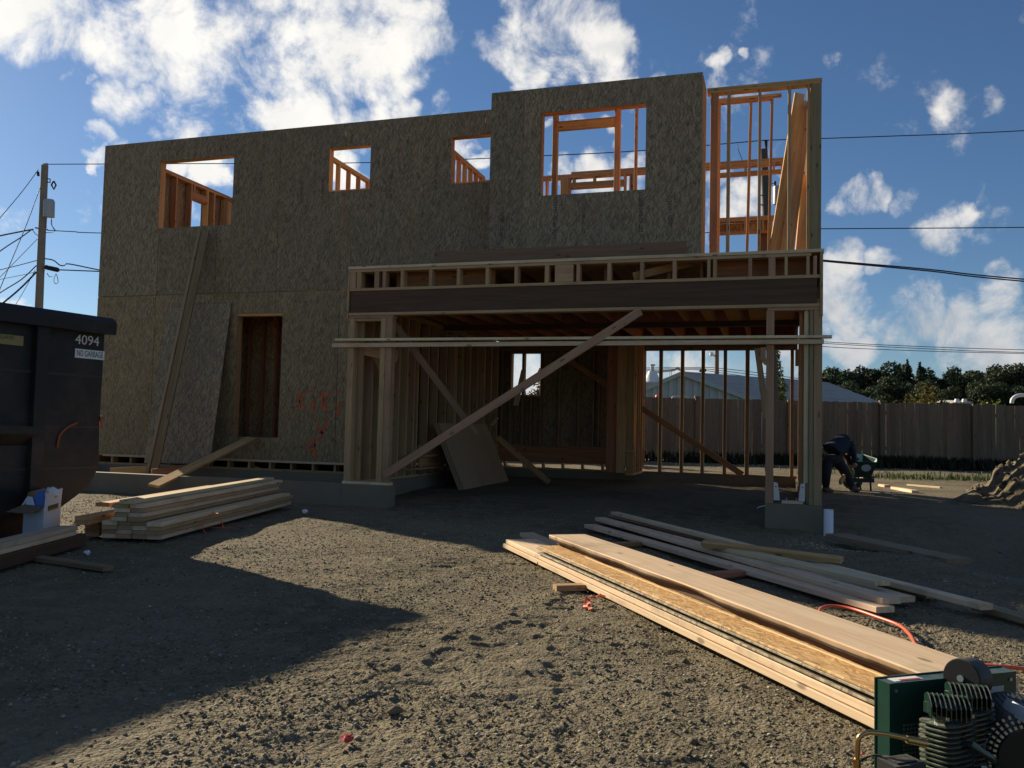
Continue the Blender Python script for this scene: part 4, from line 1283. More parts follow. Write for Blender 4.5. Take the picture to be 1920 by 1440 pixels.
# pile B in the shade behind it
G = 'boards in the shaded pile by the footing'
for (x0, y0, x1, y1, z, wd, mt, lb) in ((1106, 986, 1660, 1143, .045, .14, 'pale', 'front left board of the shaded pile, on the ground'),
                                        (1128, 974, 1700, 1124, .045, .14, 'pale', 'middle ground board of the shaded pile'),
                                        (1150, 966, 1752, 1116, .045, .14, 'spruce', 'rear ground board of the shaded pile'),
                                        (1126, 973, 1672, 1127, .084, .14, 'pale', 'second layer board of the shaded pile, over the front ones'),
                                        (1330, 1022, 1655, 1093, .123, .14, 'pale', 'partly sunlit board on top of the shaded pile'),
                                        (1152, 962, 1850, 1138, .086, .10, 'pale', 'longest board of the shaded pile, reaching far to the right')):
    timber('lumber_board', GZ(x0, y0, z), GZ(x1, y1, z), wd, .038, mt, lb, 'board', G, (.8, .6, 0))
timber('lumber_board', GZ(1318, 1018, .16), GZ(1579, 1050, .145), .085, .038, 'fir', 'brownish stick lying across the shaded pile', 'board', None, (0, 1, .2))
timber('lumber_board', GZ(1836, 1136, .05), GZ(1940, 1166, .04), .12, .038, 'grey', 'grey board continuing from the shaded pile to the right edge', 'board', None, (.8, .6, 0))
timber('lumber_block', GZ(1322, 1079, .035), GZ(1420, 1072, .035), .085, .042, 'redwood', 'dark block under the middle of the shaded pile', 'offcut', None, (.3, 1, 0))
timber('plank', GZ(1568, 1004, .06), GZ(1798, 1052, .05), .26, .045, 'grey', 'wide weathered plank at the edge of the dug-out, by the pipe', 'plank', None, (.8, .6, 0))
for (x0, y0, x1, y1, wd, lb) in ((1652, 907, 1664, 908, .12, 'short sunlit block nearest the wheelbarrow'), (1676, 912, 1716, 918, .12, 'thick sunlit offcut in front of the dirt mound'), (1702, 907, 1764, 911, .06, 'long thin sunlit stick in front of the dirt mound')):
    p0, p1 = GZ(x0, y0 + 3, .165), GZ(x1, y1 + 4, .165)
    timber('lumber_block', p0, p1, wd, .05, 'pale', lb, 'offcut', 'sunlit offcuts behind the house', (0, 1, 0))

# pipe stub
pc = Vector((.548, 10.30, 0))
mb = MB()
for r0 in (.050,):
    k = 28
    ring = lambda r, z: [pc + Vector((r * math.cos(6.28318 * i / k), r * math.sin(6.28318 * i / k), z)) for i in range(k)]
    R0, R1, R2, R3_ = ring(.052, -.1), ring(.052, .275), ring(.045, .275), ring(.045, 0)
    vs = R0 + R1 + R2 + R3_
    mb.add(vs, [(j * k + i, j * k + (i + 1) % k, (j + 1) * k + (i + 1) % k, (j + 1) * k + i) for j in range(3) for i in range(k)], True)
tag(mb.build('drain_pipe', MT['pvc']), 'white plastic pipe stub standing in the ground beside the right footing', 'pipe')

# ------------------------------------------------------------------ small litter
bc = GZ(75, 1012, 0)
carton = empty('carton', bc, 'open white carton with blue packaging sticking out, in front of the dumpster', 'box')
cx_ = Vector((.93, -.36, 0)).normalized(); cy_ = Vector((.36, .93, 0)).normalized()
# two visible faces: left face wide, right face tall with its flap folded up
f0, f1, f2 = GZ(42, 1020, 0), GZ(80, 1026, 0), GZ(111, 1012, 0)
e1, e2 = (f0 - f1), (f2 - f1)
e1.z = e2.z = 0
hB = .34
mb = MB()
T_ = .004
for (p, e, h) in ((f1, e1, hB), (f1, e2, hB), (f1 + e1, e2, hB), (f1 + e2, e1, hB)):
    nrm = Vector((-e.y, e.x, 0)).normalized() * T_
    mb.prism([p, p + e, p + e + Vector((0, 0, h)), p + Vector((0, 0, h))], 'n', nrm)
mb.prism([f1 + Vector((0, 0, .004)), f1 + e1 + Vector((0, 0, .004)), f1 + e1 + e2 + Vector((0, 0, .004)), f1 + e2 + Vector((0, 0, .004))], 'z', (0, 0, .004))
mb.build('carton_wall', MT['boxwhite'], carton)
MB().prism([f1 + Vector((0, 0, hB)), f1 + e2 + Vector((0, 0, hB)), f1 + e2 * 1.0 + Vector((.02, -.01, hB + .13)), f1 + Vector((.02, -.01, hB + .12))], 'n', Vector((e2.y, -e2.x, 0)).normalized() * -.004).build('flap', MT['boxwhite'], carton)
MB().prism([f1 + Vector((0, 0, hB)), f1 + e1 + Vector((0, 0, hB)), f1 + e1 + Vector((-.09, -.10, hB - .06)), f1 + Vector((-.06, -.10, hB - .05))], 'n', (0, 0, .004)).build('flap', MT['card'], carton)
MB().prism([f1 + e1 + Vector((0, 0, hB)), f1 + e1 + e2 + Vector((0, 0, hB)), f1 + e1 + e2 + Vector((-.05, .08, hB + .10)), f1 + e1 + Vector((-.05, .08, hB + .10))], 'n', (0, 0, .004)).build('flap', MT['card'], carton)
for (p, e, a, b, z0, z1) in ((f1, e1, .12, .88, .20, .265), (f1, e2, .18, .82, .30, .34), (f1, e2, .3, .75, .045, .075), (f1, e1, .2, .8, .04, .07)):
    nrm = Vector((e.y, -e.x, 0)).normalized()
    if nrm.dot(Vector(CAM) - p) < 0:
        nrm = -nrm
    Z = lambda z: Vector((0, 0, z))
    lb = MB().prism([p + e * a + Z(z0) + nrm * .0015, p + e * b + Z(z0) + nrm * .0015, p + e * b + Z(z1) + nrm * .0015, p + e * a + Z(z1) + nrm * .0015], 'n', nrm * .001).build('printed_label', MT['letter'], carton)
    MB().prism([p + e * a + Z(z0 - .008) + nrm * .003, p + e * b + Z(z0 - .008) + nrm * .003, p + e * b + Z(z0 + .006) + nrm * .003, p + e * a + Z(z0 + .006) + nrm * .003], 'n', nrm * .0006).build('label_stripe', MT['yellow'], lb)
pk = f1 + e1 * .5 + e2 * .3
mb = MB().prism([pk + Vector((-.10, -.06, hB - .05)), pk + Vector((.10, -.03, hB - .04)), pk + Vector((.02, .03, hB + .10)), pk + Vector((-.06, .02, hB + .11))], 'n', (.01, .03, .01))
bp = tag(mb.build('blue_packet', MT['blue']), 'blue and white packet stuffed in the open white carton', 'packet')
mb = MB().prism([pk + Vector((-.12, -.08, hB - .01)), pk + Vector((.0, -.06, hB - .03)), pk + Vector((-.05, -.05, hB + .06)), pk + Vector((-.09, -.055, hB + .065))], 'n', (.005, .01, .006))
mb.build('packet_label', MT['boxwhite'], bp)


def crumple(name, c, r, mat, label, cat, flat=.7, n=26):
    """a crumpled lump: jittered sphere of facets"""
    mb = MB()
    rings = 6
    vs = []
    for i in range(rings + 1):
        th = math.pi * i / rings
        for k in range(9):
            ph = 6.28318 * k / 9
            rr = r * random.uniform(.6, 1.15)
            vs.append((c[0] + rr * math.sin(th) * math.cos(ph), c[1] + rr * math.sin(th) * math.sin(ph), c[2] + rr * flat * math.cos(th)))
    fs = [(i * 9 + k, i * 9 + (k + 1) % 9, (i + 1) * 9 + (k + 1) % 9, (i + 1) * 9 + k) for i in range(rings) for k in range(9)]
    mb.add(vs, fs)
    return tag(mb.build(name, MT[mat]), label, cat)


crumple('paper', pk + Vector((.07, .06, hB + .10)), .075, 'white', 'crumpled white paper on top of the open carton', 'paper')
crumple('paper', GZ(572, 959, .04), .05, 'white', 'small scrap of white paper beside the far end of the lumber pile', 'paper', .5)
crumple('stone', GZ(164, 1036, .03), .03, 'white', 'pale stone at the end of the dark brown timber', 'stone', .8)


def strip(name, pts, wd, mat, label, cat, parent=None):
    pts = spline(pts, 5)
    mb = MB()
    vs, fs = [], []
    for i, p in enumerate(pts):
        d = (pts[min(i + 1, len(pts) - 1)] - pts[max(i - 1, 0)]).normalized()
        s = d.cross(Vector((0, 0, 1))).normalized() * wd / 2 + Vector((0, 0, wd * .35 * math.sin(i * 1.3)))
        vs += [p - s, p + s, p + s + Vector((0, 0, .003)), p - s + Vector((0, 0, .003))]
    for i in range(len(pts) - 1):
        for k in range(4):
            fs.append((4 * i + k, 4 * i + (k + 1) % 4, 4 * i + 4 + (k + 1) % 4, 4 * i + 4 + k))
    fs += [(3, 2, 1, 0), tuple(4 * (len(pts) - 1) + k for k in range(4))]
    mb.add(vs, fs)
    o = mb.build(name, MT[mat], parent)
    return tag(o, label, cat) if label else o


tape = strip('flagging_tape', [GZ(1132, 1117, .05), GZ(1115, 1119, .06), GZ(1103, 1122, .055), GZ(1100, 1131, .03), GZ(1096, 1141, .02)], .03, 'ribbon', 'scrap of orange flagging tape on the dirt beside the long pile', 'tape')
strip('tape_tail', [GZ(1103, 1124, .05), GZ(1104, 1135, .03), GZ(1108, 1144, .02)], .022, 'ribbon', None, None, tape)
strip('flagging_tape', [GZ(350, 989, .03), GZ(445, 990, .03), GZ(460, 990, .03)], .02, 'redspray', 'dull orange tape scrap in the shade by the lumber pile', 'tape')
crumple('wrapper', GZ(650, 1384, .02), .026, 'red', 'crumpled red wrapper on the bare dirt in the foreground', 'wrapper', .5)
crumple('wrapper', GZ(1618, 1412, .015), .009, 'red', 'tiny red scrap beside the brass tube of the compressor', 'wrapper', .6)
for i, (x, y, l, lb) in enumerate(((281, 1136, .04, 'pale splinter of wood lying alone on the shaded dirt'), (256, 1308, .035, 'short pale splinter in the shadow near the bottom edge'), (130, 1210, .03, 'white fleck on the shaded dirt at lower left'))):
    p = GZ(x, y, .01)
    timber('splinter', p, p + Vector((l, -l * 1.2, .01)), .010, .006, 'pale', lb, 'splinter', None, (1, 1, 0))
# wood shavings under the pipe
npt = 240
sx2 = np.concatenate([.33 + RNG.normal(0, .14, npt // 2), .62 + RNG.normal(0, .16, npt // 2)]); sy2 = np.concatenate([9.35 + RNG.normal(0, .12, npt // 2), 9.05 + RNG.normal(0, .12, npt // 2)])
MT['shaving'] = plain('wood_shavings', (0.50, 0.40, 0.24), 0.8, var=.25)
scatter_stones('sawdust', np.stack([sx2, sy2, ground_z(sx2, sy2) + .004], -1), RNG.uniform(.004, .012, npt), MT['shaving'], 'pale sawdust and shavings scattered below the white pipe')


# ------------------------------------------------------------------ orange air hose
hp = [GZ(1600, 1180, .03), GZ(1572, 1166, .03), GZ(1545, 1155, .03), GZ(1536, 1147, .03), GZ(1543, 1139, .03), GZ(1562, 1136, .03), GZ(1600, 1142, .03), GZ(1645, 1157, .03), GZ(1685, 1172, .03),
      GZ(1706, 1190, .03), GZ(1716, 1208, .03), GZ(1728, 1224, .03), GZ(1775, 1240, .03), GZ(1845, 1247, .05), GZ(1900, 1252, .05), GZ(1960, 1258, .03)]
hq = spline(hp, 8)
hq = [Vector((p.x, p.y, max(p.z, float(ground_z(p.x, p.y)) + .012))) for p in hq]
tag(MB().tube(hq, .0095, 10).build('air_hose', MT['hose']), 'orange air hose looping on the dirt behind the compressor', 'hose')

# ------------------------------------------------------------------ compressor in the lower right corner
CO = AT(1668, 1282, 2.25)                    # front top left corner of the belt guard
ex, ey = Vector((.8, .6, 0)), Vector((-.6, .8, 0))
TZ = CO.z
comp = empty('air_compressor', (CO + ex * .2 - ey * .1) * 1.0 - Vector((0, 0, TZ)), 'dark green air compressor with finned pump at the lower right corner', 'compressor')


def Cc(x, y, z):
    return CO + ex * x + ey * y + Vector((0, 0, z - TZ))


def cbox(mb, x0, x1, y0, y1, z0, z1):
    return mb.obox(Cc((x0 + x1) / 2, (y0 + y1) / 2, (z0 + z1) / 2), ex, ey, Vector((0, 0, 1)), (x1 - x0) / 2, (y1 - y0) / 2, (z1 - z0) / 2)


mb = MB()
cbox(mb, 0, .4475, 0, .004, .10, TZ)                   # front skin
cbox(mb, 0, .004, .004, .048, .10, TZ); cbox(mb, .4435, .4475, .004, .048, .10, TZ)
cbox(mb, .004, .4435, .004, .048, TZ - .004, TZ - .0005)
guard = mb.build('belt_guard', MT['green'], comp)
mb = MB(); cbox(mb, -.003, .4505, .0485, .052, .095, TZ + .003); mb.build('guard_back', MT['green'], comp)
mb = MB()
for i in range(9):
    for j in range(14):
        cbox(mb, .045 + i * .012, .052 + i * .012, -.001, .0, .20 + j * .0105, .2065 + j * .0105)
mb.build('guard_mesh', MT['alloy'], guard)
mb = MB(); cbox(mb, .03, .125, .012, .040, TZ - .0003, TZ + .0006); st_ = mb.build('sticker', MT['white'], guard)
mb = MB(); cbox(mb, .05, .12, .013, .022, TZ + .0006, TZ + .0012); mb.build('sticker_stripe', MT['red'], st_)


def fin_plate(mb, c, a, b, n, ha, hb, th, round_=.35):
    """rounded rectangular plate, centre c, half sizes ha, hb along a, b"""
    poly = []
    for (sa, sb) in ((1, 1), (-1, 1), (-1, -1), (1, -1)):
        for k in range(4):
            ang = {(1, 1): 0, (-1, 1): 90, (-1, -1): 180, (1, -1): 270}[(sa, sb)] + 30 * k
            rr = round_ * min(ha, hb)
            poly.append(c + a * (sa * (ha - rr) + rr * math.cos(math.radians(ang))) + b * (sb * (hb - rr) + rr * math.sin(math.radians(ang))))
    mb.prism([p - n * th / 2 for p in poly], 'n', n * th)


Zv = Vector((0, 0, 1))
for ci, (fx0, fy0, zt, nf) in enumerate(((.058, -.13, .405, 17), (.158, -.10, .415, 16))):
    tilt = (Zv * 1.0 + ex * (-.02) + ey * .05).normalized()
    ax_, bx_ = ex, ey
    ctr = lambda z: Cc(fx0, fy0, z)
    body = MB().tube([ctr(.16), ctr(zt + .01)], .034, 18).build('cylinder', MT['greendark'], comp)
    for k in range(nf):
        z = zt - .012 - k * .0122
        mb = MB()
        wv_ = .050 + .004 * math.sin(k * .5)
        fin_plate(mb, ctr(z), (ex + Zv * .10).normalized(), (ey - Zv * .12).normalized(), Zv, wv_, .058, .0035, .6)
        mb.build('cooling_fin', MT['greendark'], body)
    hd = MB(); cbox(hd, fx0 - .030, fx0 + .034, fy0 - .035, fy0 + .045, zt, zt + .026)
    head = hd.build('cylinder_head', MT['greendark'], comp)
    fn = (ex * .80 - ey * .60).normalized(); ft = (ey * .80 + ex * .60).normalized()      # fins turned across the head
    for k in range(9):
        mb = MB()
        u = -.044 + k * .011
        c0 = Cc(fx0, fy0, zt) + fn * u
        arch = [c0 - ft * .054 + Zv * .004] + [c0 - ft * (.054 - .108 * t / 8) + Zv * (.026 + .026 * math.sin(3.14159 * (0.10 + 0.80 * t / 8))) for t in range(9)] + [c0 + ft * .054 + Zv * .004]
        mb.prism(arch, 'x', fn * .0026)
        mb.build('head_fin', MT['greendark'], head)
mb = MB(); cbox(mb, -.0, .22, -.20, -.03, .05, .20); mb.build('crankcase', MT['greendark'], comp)
MB().tube(spline([Cc(.06, -.20, .36), Cc(.10, -.22, .33), Cc(.14, -.20, .30), Cc(.12, -.21, .25), Cc(.10, -.21, .19)], 6), .009, 8).build('intercooler_tube', MT['greendark'], comp)
# crescent of bolts and bright edges on the pump front
for (u, v, z) in ((.10, -.195, .30), (.115, -.195, .292), (.13, -.19, .305), (.095, -.2, .275), (.112, -.2, .265), (.10, -.2, .245)):
    MB().tube([Cc(u, v, z), Cc(u + .006, v - .010, z + .002)], .0055, 6).build('bolt', MT['alloy'], comp)
# air filter drum
fa = (-ex * 1.0 - ey * .28 + Zv * .10).normalized()
fc = AT(1803, 1272, 2.28)
MB().tube([fc - fa * .062, fc - fa * .004, fc, ], [.052, .052, .050], 30).build('air_filter', MT['blackmatt'], comp)
afd = MB().tube([fc, fc + fa * .002], .0475, 30).build('filter_cover', MT['black'], comp)
for (uu, vv, rr) in ((.0, .0, .009), (.026, -.013, .006)):
    sdx = fa.cross(Zv).normalized() * -1
    MB().tube([fc + fa * .002 + sdx * uu + Zv * vv, fc + fa * .008 + sdx * uu + Zv * vv], rr, 14).build('wing_nut', MT['alloy'], afd)
MB().tube([fc - fa * .062, fc - fa * .09 + Zv * -.03], .018, 10).build('intake_elbow', MT['greendark'], comp)
# brass delivery tube
MB().tube(spline([AT(1735, 1394, 2.08), AT(1712, 1388, 2.08), AT(1680, 1380, 2.08), AT(1645, 1374, 2.08), AT(1624, 1374, 2.08), AT(1611, 1383, 2.08), AT(1608, 1400, 2.08), AT(1607, 1425, 2.08), AT(1606, 1470, 2.08)], 7), .0062, 12).build('delivery_tube', MT['brass'], comp)
MB().tube([AT(1738, 1394, 2.08), AT(1700, 1386, 2.08)], .010, 6).build('tube_nut', MT['brass'], comp)
MB().tube([AT(1607, 1422, 2.08), AT(1606, 1450, 2.08)], .0105, 6).build('tube_nut', MT['brass'], comp)
MB().tube([AT(1590, 1427, 2.08), AT(1625, 1424, 2.08)], .004, 6).build('drain_cock', MT['brass'], comp)
# pressure switch
pc2 = AT(1690, 1450, 2.02)
mb = MB().obox(pc2, ex, ey, Zv, .045, .03, .03); psw = mb.build('pressure_switch', MT['blackmatt'], comp)
mb = MB().obox(pc2 + Zv * .031, ex, ey, Zv, .03, .018, .002); mb.build('switch_cap', MT['black'], psw)
MB().tube([AT(1663, 1420, 2.05), AT(1663, 1460, 2.05)], .013, 12).build('knob', MT['blackmatt'], comp)
# motor
mc = AT(1925, 1415, 2.16)
ma = (-ey * .75 + -ex * .55).normalized()
motor = MB().tube([mc - ma * .16, mc - ma * .02, mc + ma * .02, mc + ma * .05], [.112, .112, .106, .075], 40).build('motor', MT['black'], comp)
side_ = ma.cross(Zv).normalized()
for k in range(22):
    ang = math.radians(-70 + 9.0 * k)
    d = side_ * math.cos(ang) + Zv * math.sin(ang)
    for rr_, off in ((.1035, .0235), (.0935, .034), (.084, .0445)):
        mb = MB().obox(mc + ma * off + d * rr_, d, ma.cross(d), ma, .004, .0032, .0035)
        mb.build('vent_slot', MT['alloy'], motor)
for k in range(26):
    ang = math.radians(-40 + 6.2 * k)
    d = side_ * math.cos(ang) + Zv * math.sin(ang)
    mb = MB().obox(mc - ma * .085 + d * .1125, ma, ma.cross(d), d, .06, .0012, .002)
    mb.build('motor_rib', MT['black'], motor)
MB().obox(AT(1925, 1342, 2.16), (Vector(RT) * .9 - Vector(UP) * .45).normalized(), Vector(FW), (Vector(UP) * .9 + Vector(RT) * .45).normalized(), .032, .05, .016).build('capacitor_cover', MT['can'], comp)
# head bolts and a capillary line
for (u, v, z) in ((.018, -.17, .410), (.098, -.17, .410), (.118, -.14, .420), (.198, -.14, .420), (.02, -.19, .18), (.19, -.19, .18)):
    MB().tube([Cc(u, v, z), Cc(u, v, z + .008)], .0055, 6).build('bolt', MT['alloy'], comp)
MB().tube(spline([AT(1668, 1432, 2.03), AT(1655, 1420, 2.05), AT(1640, 1416, 2.06), AT(1625, 1420, 2.07), AT(1612, 1428, 2.08)], 5), .0028, 6).build('control_line', MT['black'], comp)
for (u, z) in ((.02, TZ - .02), (.425, TZ - .02), (.02, .16), (.425, .16), (.225, TZ - .015)):
    MB().tube([Cc(u, -.0035, z), Cc(u, .0, z)], .005, 8).build('screw', MT['alloy'], guard)
mb = MB(); cbox(mb, .27, .40, -.0012, 0, TZ - .075, TZ - .035); lb_ = mb.build('data_plate', MT['can'], guard)
# tank, feet and wheel below the frame of the picture
MB().tube([Cc(-.25, -.15, .14), Cc(-.22, -.15, .14), Cc(.62, -.15, .14), Cc(.65, -.15, .14)], [.05, .088, .088, .05], 28).build('tank', MT['green'], comp)
mb = MB(); cbox(mb, -.05, .55, -.24, .05, .228, .236); mb.build('platform', MT['green'], comp) if False else None
for u in (-.1, .5):
    mb = MB(); cbox(mb, u, u + .04, -.22, -.08, .0, .065); mb.build('foot', MT['rubber'], comp)


# ------------------------------------------------------------------ person bending over by the wheelbarrow
def skin_body(name, joints, edges, root, mat, parent=None, sub=2):
    me = bpy.data.meshes.new(name)
    keys = list(joints)
    me.from_pydata([joints[k][0] for k in keys], [(keys.index(a), keys.index(b)) for a, b in edges], [])
    o = link(bpy.data.objects.new(name, me), parent)
    sk = o.modifiers.new('skin', 'SKIN'); sk.use_smooth_shade = True
    if not me.skin_vertices:
        import bmesh
        bm = bmesh.new(); bm.from_mesh(me); bm.verts.layers.skin.verify(); bm.to_mesh(me); bm.free()
    for i, k in enumerate(keys):
        r = joints[k][1]
        me.skin_vertices[0].data[i].radius = r if isinstance(r, tuple) else (r, r)
        me.skin_vertices[0].data[i].use_root = (k == root)
    sb = o.modifiers.new('sub', 'SUBSURF'); sb.levels = sb.render_levels = sub
    me.materials.append(MT[mat])
    return o


dP = 14.5
pg = AT(1575, 922, dP)
person = empty('person', pg, 'person in dark navy top and trousers bending down beside the wheelbarrow', 'person')
g = lambda x, y, d=0.0: tuple(AT(x, y, dP + d))
# legs and hips, one surface
J = {'pel': (g(1556, 850, .03), (.150, .155)), 'hipL': (g(1550, 866, -.04), (.10, .10)), 'kneeL': (g(1549, 890, -.12), .085), 'ankL': (g(1548, 915, -.02), .062),
     'hipR': (g(1570, 862, .06), (.105, .10)), 'kneeR': (g(1586, 888, .12), .088), 'ankR': (g(1597, 912, .30), .062)}
skin_body('trousers', J, [('pel', 'hipL'), ('hipL', 'kneeL'), ('kneeL', 'ankL'), ('pel', 'hipR'), ('hipR', 'kneeR'), ('kneeR', 'ankR')], 'pel', 'trouser', person)
# trunk, arms: rounded back, arms hanging into the barrow
J = {'waist': (g(1557, 846, .02), (.165, .165)), 'back': (g(1567, 829, .08), (.185, .165)), 'chest': (g(1583, 830, .18), (.165, .15)), 'neck': (g(1590, 841, .34), .07),
     'shR': (g(1594, 832, .10), .088), 'elR': (g(1600, 851, .12), .062), 'wrR': (g(1602, 868, .22), .043),
     'shL': (g(1584, 836, .46), .085), 'elL': (g(1592, 856, .52), .060), 'wrL': (g(1599, 868, .50), .043)}
skin_body('hooded_top', J, [('waist', 'back'), ('back', 'chest'), ('chest', 'neck'), ('chest', 'shR'), ('shR', 'elR'), ('elR', 'wrR'), ('chest', 'shL'), ('shL', 'elL'), ('elL', 'wrL')], 'back', 'navy', person)
# head hanging down in front of the chest
J = {'n': (g(1590, 843, .36), .055), 'h1': (g(1594, 851, .40), (.085, .09)), 'h2': (g(1597, 857, .42), (.088, .10)), 'h3': (g(1598, 862, .43), (.06, .07)), 'nose': (g(1601, 858, .50), .018)}
head = skin_body('head', J, [('n', 'h1'), ('h1', 'h2'), ('h2', 'h3'), ('h2', 'nose')], 'h2', 'skin', person)
J = {'a': (g(1592, 850, .36), (.088, .092)), 'b': (g(1595, 857, .38), (.093, .10)), 'c': (g(1597, 863, .40), (.07, .075))}
skin_body('hair', J, [('a', 'b'), ('b', 'c')], 'b', 'hair', head)
for nm, w_, e_ in (('R', g(1602, 868, .22), g(1600, 851, .12)), ('L', g(1599, 868, .50), g(1592, 856, .52))):
    wv = Vector(w_); dn = (wv - Vector(e_)).normalized()
    sdv = dn.cross(Vector(FW)).normalized()
    J = {'w': (tuple(wv), .026), 'p': (tuple(wv + dn * .06), (.040, .022))}
    E_ = [('w', 'p')]
    for k in range(4):
        base = wv + dn * .085 + sdv * (.024 * (k - 1.5) * .75)
        ln = (.055, .068, .062, .048)[k]
        J[f'k{k}'] = (tuple(base), .011)
        J[f'm{k}'] = (tuple(base + dn * ln * .55 + Vector(FW) * .010), .0095)
        J[f't{k}'] = (tuple(base + dn * ln * .8 + Vector(FW) * .030), .008)
        E_ += [('p', f'k{k}'), (f'k{k}', f'm{k}'), (f'm{k}', f't{k}')]
    J['th1'] = (tuple(wv + dn * .045 + sdv * .038), .012); J['th2'] = (tuple(wv + dn * .085 + sdv * .05 + Vector(FW) * .015), .0095)
    E_ += [('p', 'th1'), ('th1', 'th2')]
    skin_body('hand', J, E_, 'p', 'skin', person, 1)
for (ax_, ay_, dd) in ((1548, 917, -.02), (1598, 914, .30)):
    a = Vector(g(ax_, ay_, dd)); fwd_ = (Vector(FW) * .5 + Vector(RT) * .8); fwd_.z = 0; fwd_.normalize()
    gzv = float(ground_z(a.x, a.y))
    J = {'heel': ((a.x - fwd_.x * .06, a.y - fwd_.y * .06, gzv + .05), .045), 'a': ((a.x, a.y, gzv + .075), (.05, .06)), 'ball': ((a.x + fwd_.x * .12, a.y + fwd_.y * .12, gzv + .045), (.05, .04)), 'toe': ((a.x + fwd_.x * .20, a.y + fwd_.y * .20, gzv + .04), (.042, .034)), 'shin': ((a.x, a.y, gzv + .15), .052)}
    skin_body('boot', J, [('heel', 'a'), ('a', 'ball'), ('ball', 'toe'), ('a', 'shin')], 'a', 'boot', person, 1)

# wheelbarrow with a green tray
wb = empty('wheelbarrow', AT(1612, 921, 14.7), 'dark green wheelbarrow with a stick in its tray, behind the bending person', 'wheelbarrow')
wo_ = AT(1622, 866, 14.75)
wx1 = Vector(RT); wx1.z = 0; wx1.normalize()
wy1 = Vector((-wx1.y, wx1.x, 0))


def Wp(x, y, z):
    return wo_ + wx1 * x + wy1 * y + Vector((0, 0, z))


top = [Wp(-.20, 0, 0), Wp(.22, 0, .0), Wp(.34, .30, .06), Wp(.20, .58, .13), Wp(-.20, .58, .13), Wp(-.24, .30, .06)]
bot = [Wp(-.15, .06, -.27), Wp(.13, .06, -.27), Wp(.17, .28, -.25), Wp(.10, .46, -.22), Wp(-.12, .46, -.22), Wp(-.16, .28, -.25)]
mb = MB()
for tp, bt, fl in ((top, bot, 1),):
    cen = sum(tp, Vector()) / 6
    inn_t = [p + (cen - p) * .035 for p in tp]; inn_b = [p + (sum(bt, Vector()) / 6 - p) * .06 + Vector((0, 0, .012)) for p in bt]
    vs = tp + bt + inn_t + inn_b
    fs = []
    for i in range(6):
        j = (i + 1) % 6
        fs += [(i, j, 6 + j, 6 + i), (12 + j, 12 + i, 18 + i, 18 + j), (j, i, 12 + i, 12 + j)]
    fs += [tuple(range(6, 12)), tuple(reversed(range(18, 24)))]
    mb.add(vs, fs)
tray = mb.build('tray', MT['barrow'], wb)
MT['trayin'] = plain('sunlit_green_tray_inside', (0.24, 0.40, 0.31), 0.5, var=.2)  # sunlight on the inner faces is put into this paler green
lin = MB()
for i in range(6):
    j = (i + 1) % 6
    cc_ = sum(top, Vector()) / 6; cb_ = sum(bot, Vector()) / 6
    up4 = [top[k] + (cc_ - top[k]) * .045 - Vector((0, 0, .004)) for k in (i, j)]; dn4 = [bot[k] + (cb_ - bot[k]) * .075 + Vector((0, 0, .018)) for k in (j, i)]
    lin.add(up4 + dn4, [(0, 1, 2, 3)])
lin.build('tray_lining', MT['trayin'], tray)
lg = [Wp(.02 + .085 * math.cos(t), -.012 + .035 * (.5 - .5 * math.sin(t)), -.105 + .062 * math.sin(t)) for t in np.linspace(0, 6.2832, 19)[:-1]]
MB().prism(lg, 'y', (wy1 * -.004)).build('oval_badge', MT['can'], tray)
for x0, x1 in ((-.20, -.16), (.13, .17)):
    MB().tube([Wp(x0, .10, -.27), Wp(x0 - .02, .02, -.50)], .016, 8).build('leg', MT['black'], wb)
MB().tube([Wp(-.02, .25, -.26), Wp(.02, .22, -.50)], .016, 8).build('leg', MT['black'], wb)
MB().obox(Wp(-.02, .05, -.32), wx1, wy1, Vector((0, 0, 1)), .19, .03, .035).build('frame', MT['black'], wb)
for b in (.02, .48):
    MB().tube([Wp(.10 + .12 * (b - .25), .85, -.33), Wp(-.12 + .5 * b, .3, -.285), Wp(-.30 + .9 * b, -.10, -.255)], .017, 8).build('handle', MT['pole'], wb)
whl = MB()
cw = Wp(.10, .80, -.34)
whl.tube([cw + (wx1 * math.cos(t) + Vector((0, 0, math.sin(t)))) * .15 for t in np.linspace(0, 6.2832, 25)], .045, 10, caps=False)
wheel = whl.build('wheel', MT['rubber'], wb)
MB().tube([cw - wy1 * .03, cw + wy1 * .03], .10, 16).build('rim', MT['can'], wheel)
timber('lumber_board', Wp(-.235, .26, .235), Wp(-.02, .20, -.10), .07, .036, 'fir', 'orange stick standing in the wheelbarrow tray', 'board', None, (1, 0, 0))
timber('lumber_block', AT(1575, 905, 14.4), AT(1583, 893, 14.55), .08, .04, 'fir', 'small sunlit offcut between the legs of the bending person', 'offcut')


# ------------------------------------------------------------------ dirt mound at the right
def mound_h(x, y):
    u = x * .9 + y * .1
    d1 = np.hypot((x - 5.05) / 1.85, (y - 14.9) / 2.1)
    d2 = np.hypot((x - 3.75) / 1.1, (y - 15.2) / 1.2)
    h = 1.18 * np.clip(1 - d1, 0, 1) ** .8 + .45 * np.clip(1 - d2, 0, 1)
    lump = vnoise(x * 1.9, y * 1.9, 51) * .26 + vnoise(x * 4.5, y * 4.5, 52) * .17 + (.5 - np.abs(vnoise(x * 10, y * 10, 53))) * .16 + vnoise(x * 24, y * 24, 54) * .07
    return h + lump * np.clip(h * 3, 0, 1)


def mound_z(x, y):
    h = mound_h(x, y)
    return ground_z(x, y) + np.where(h > .004, h, -.15)


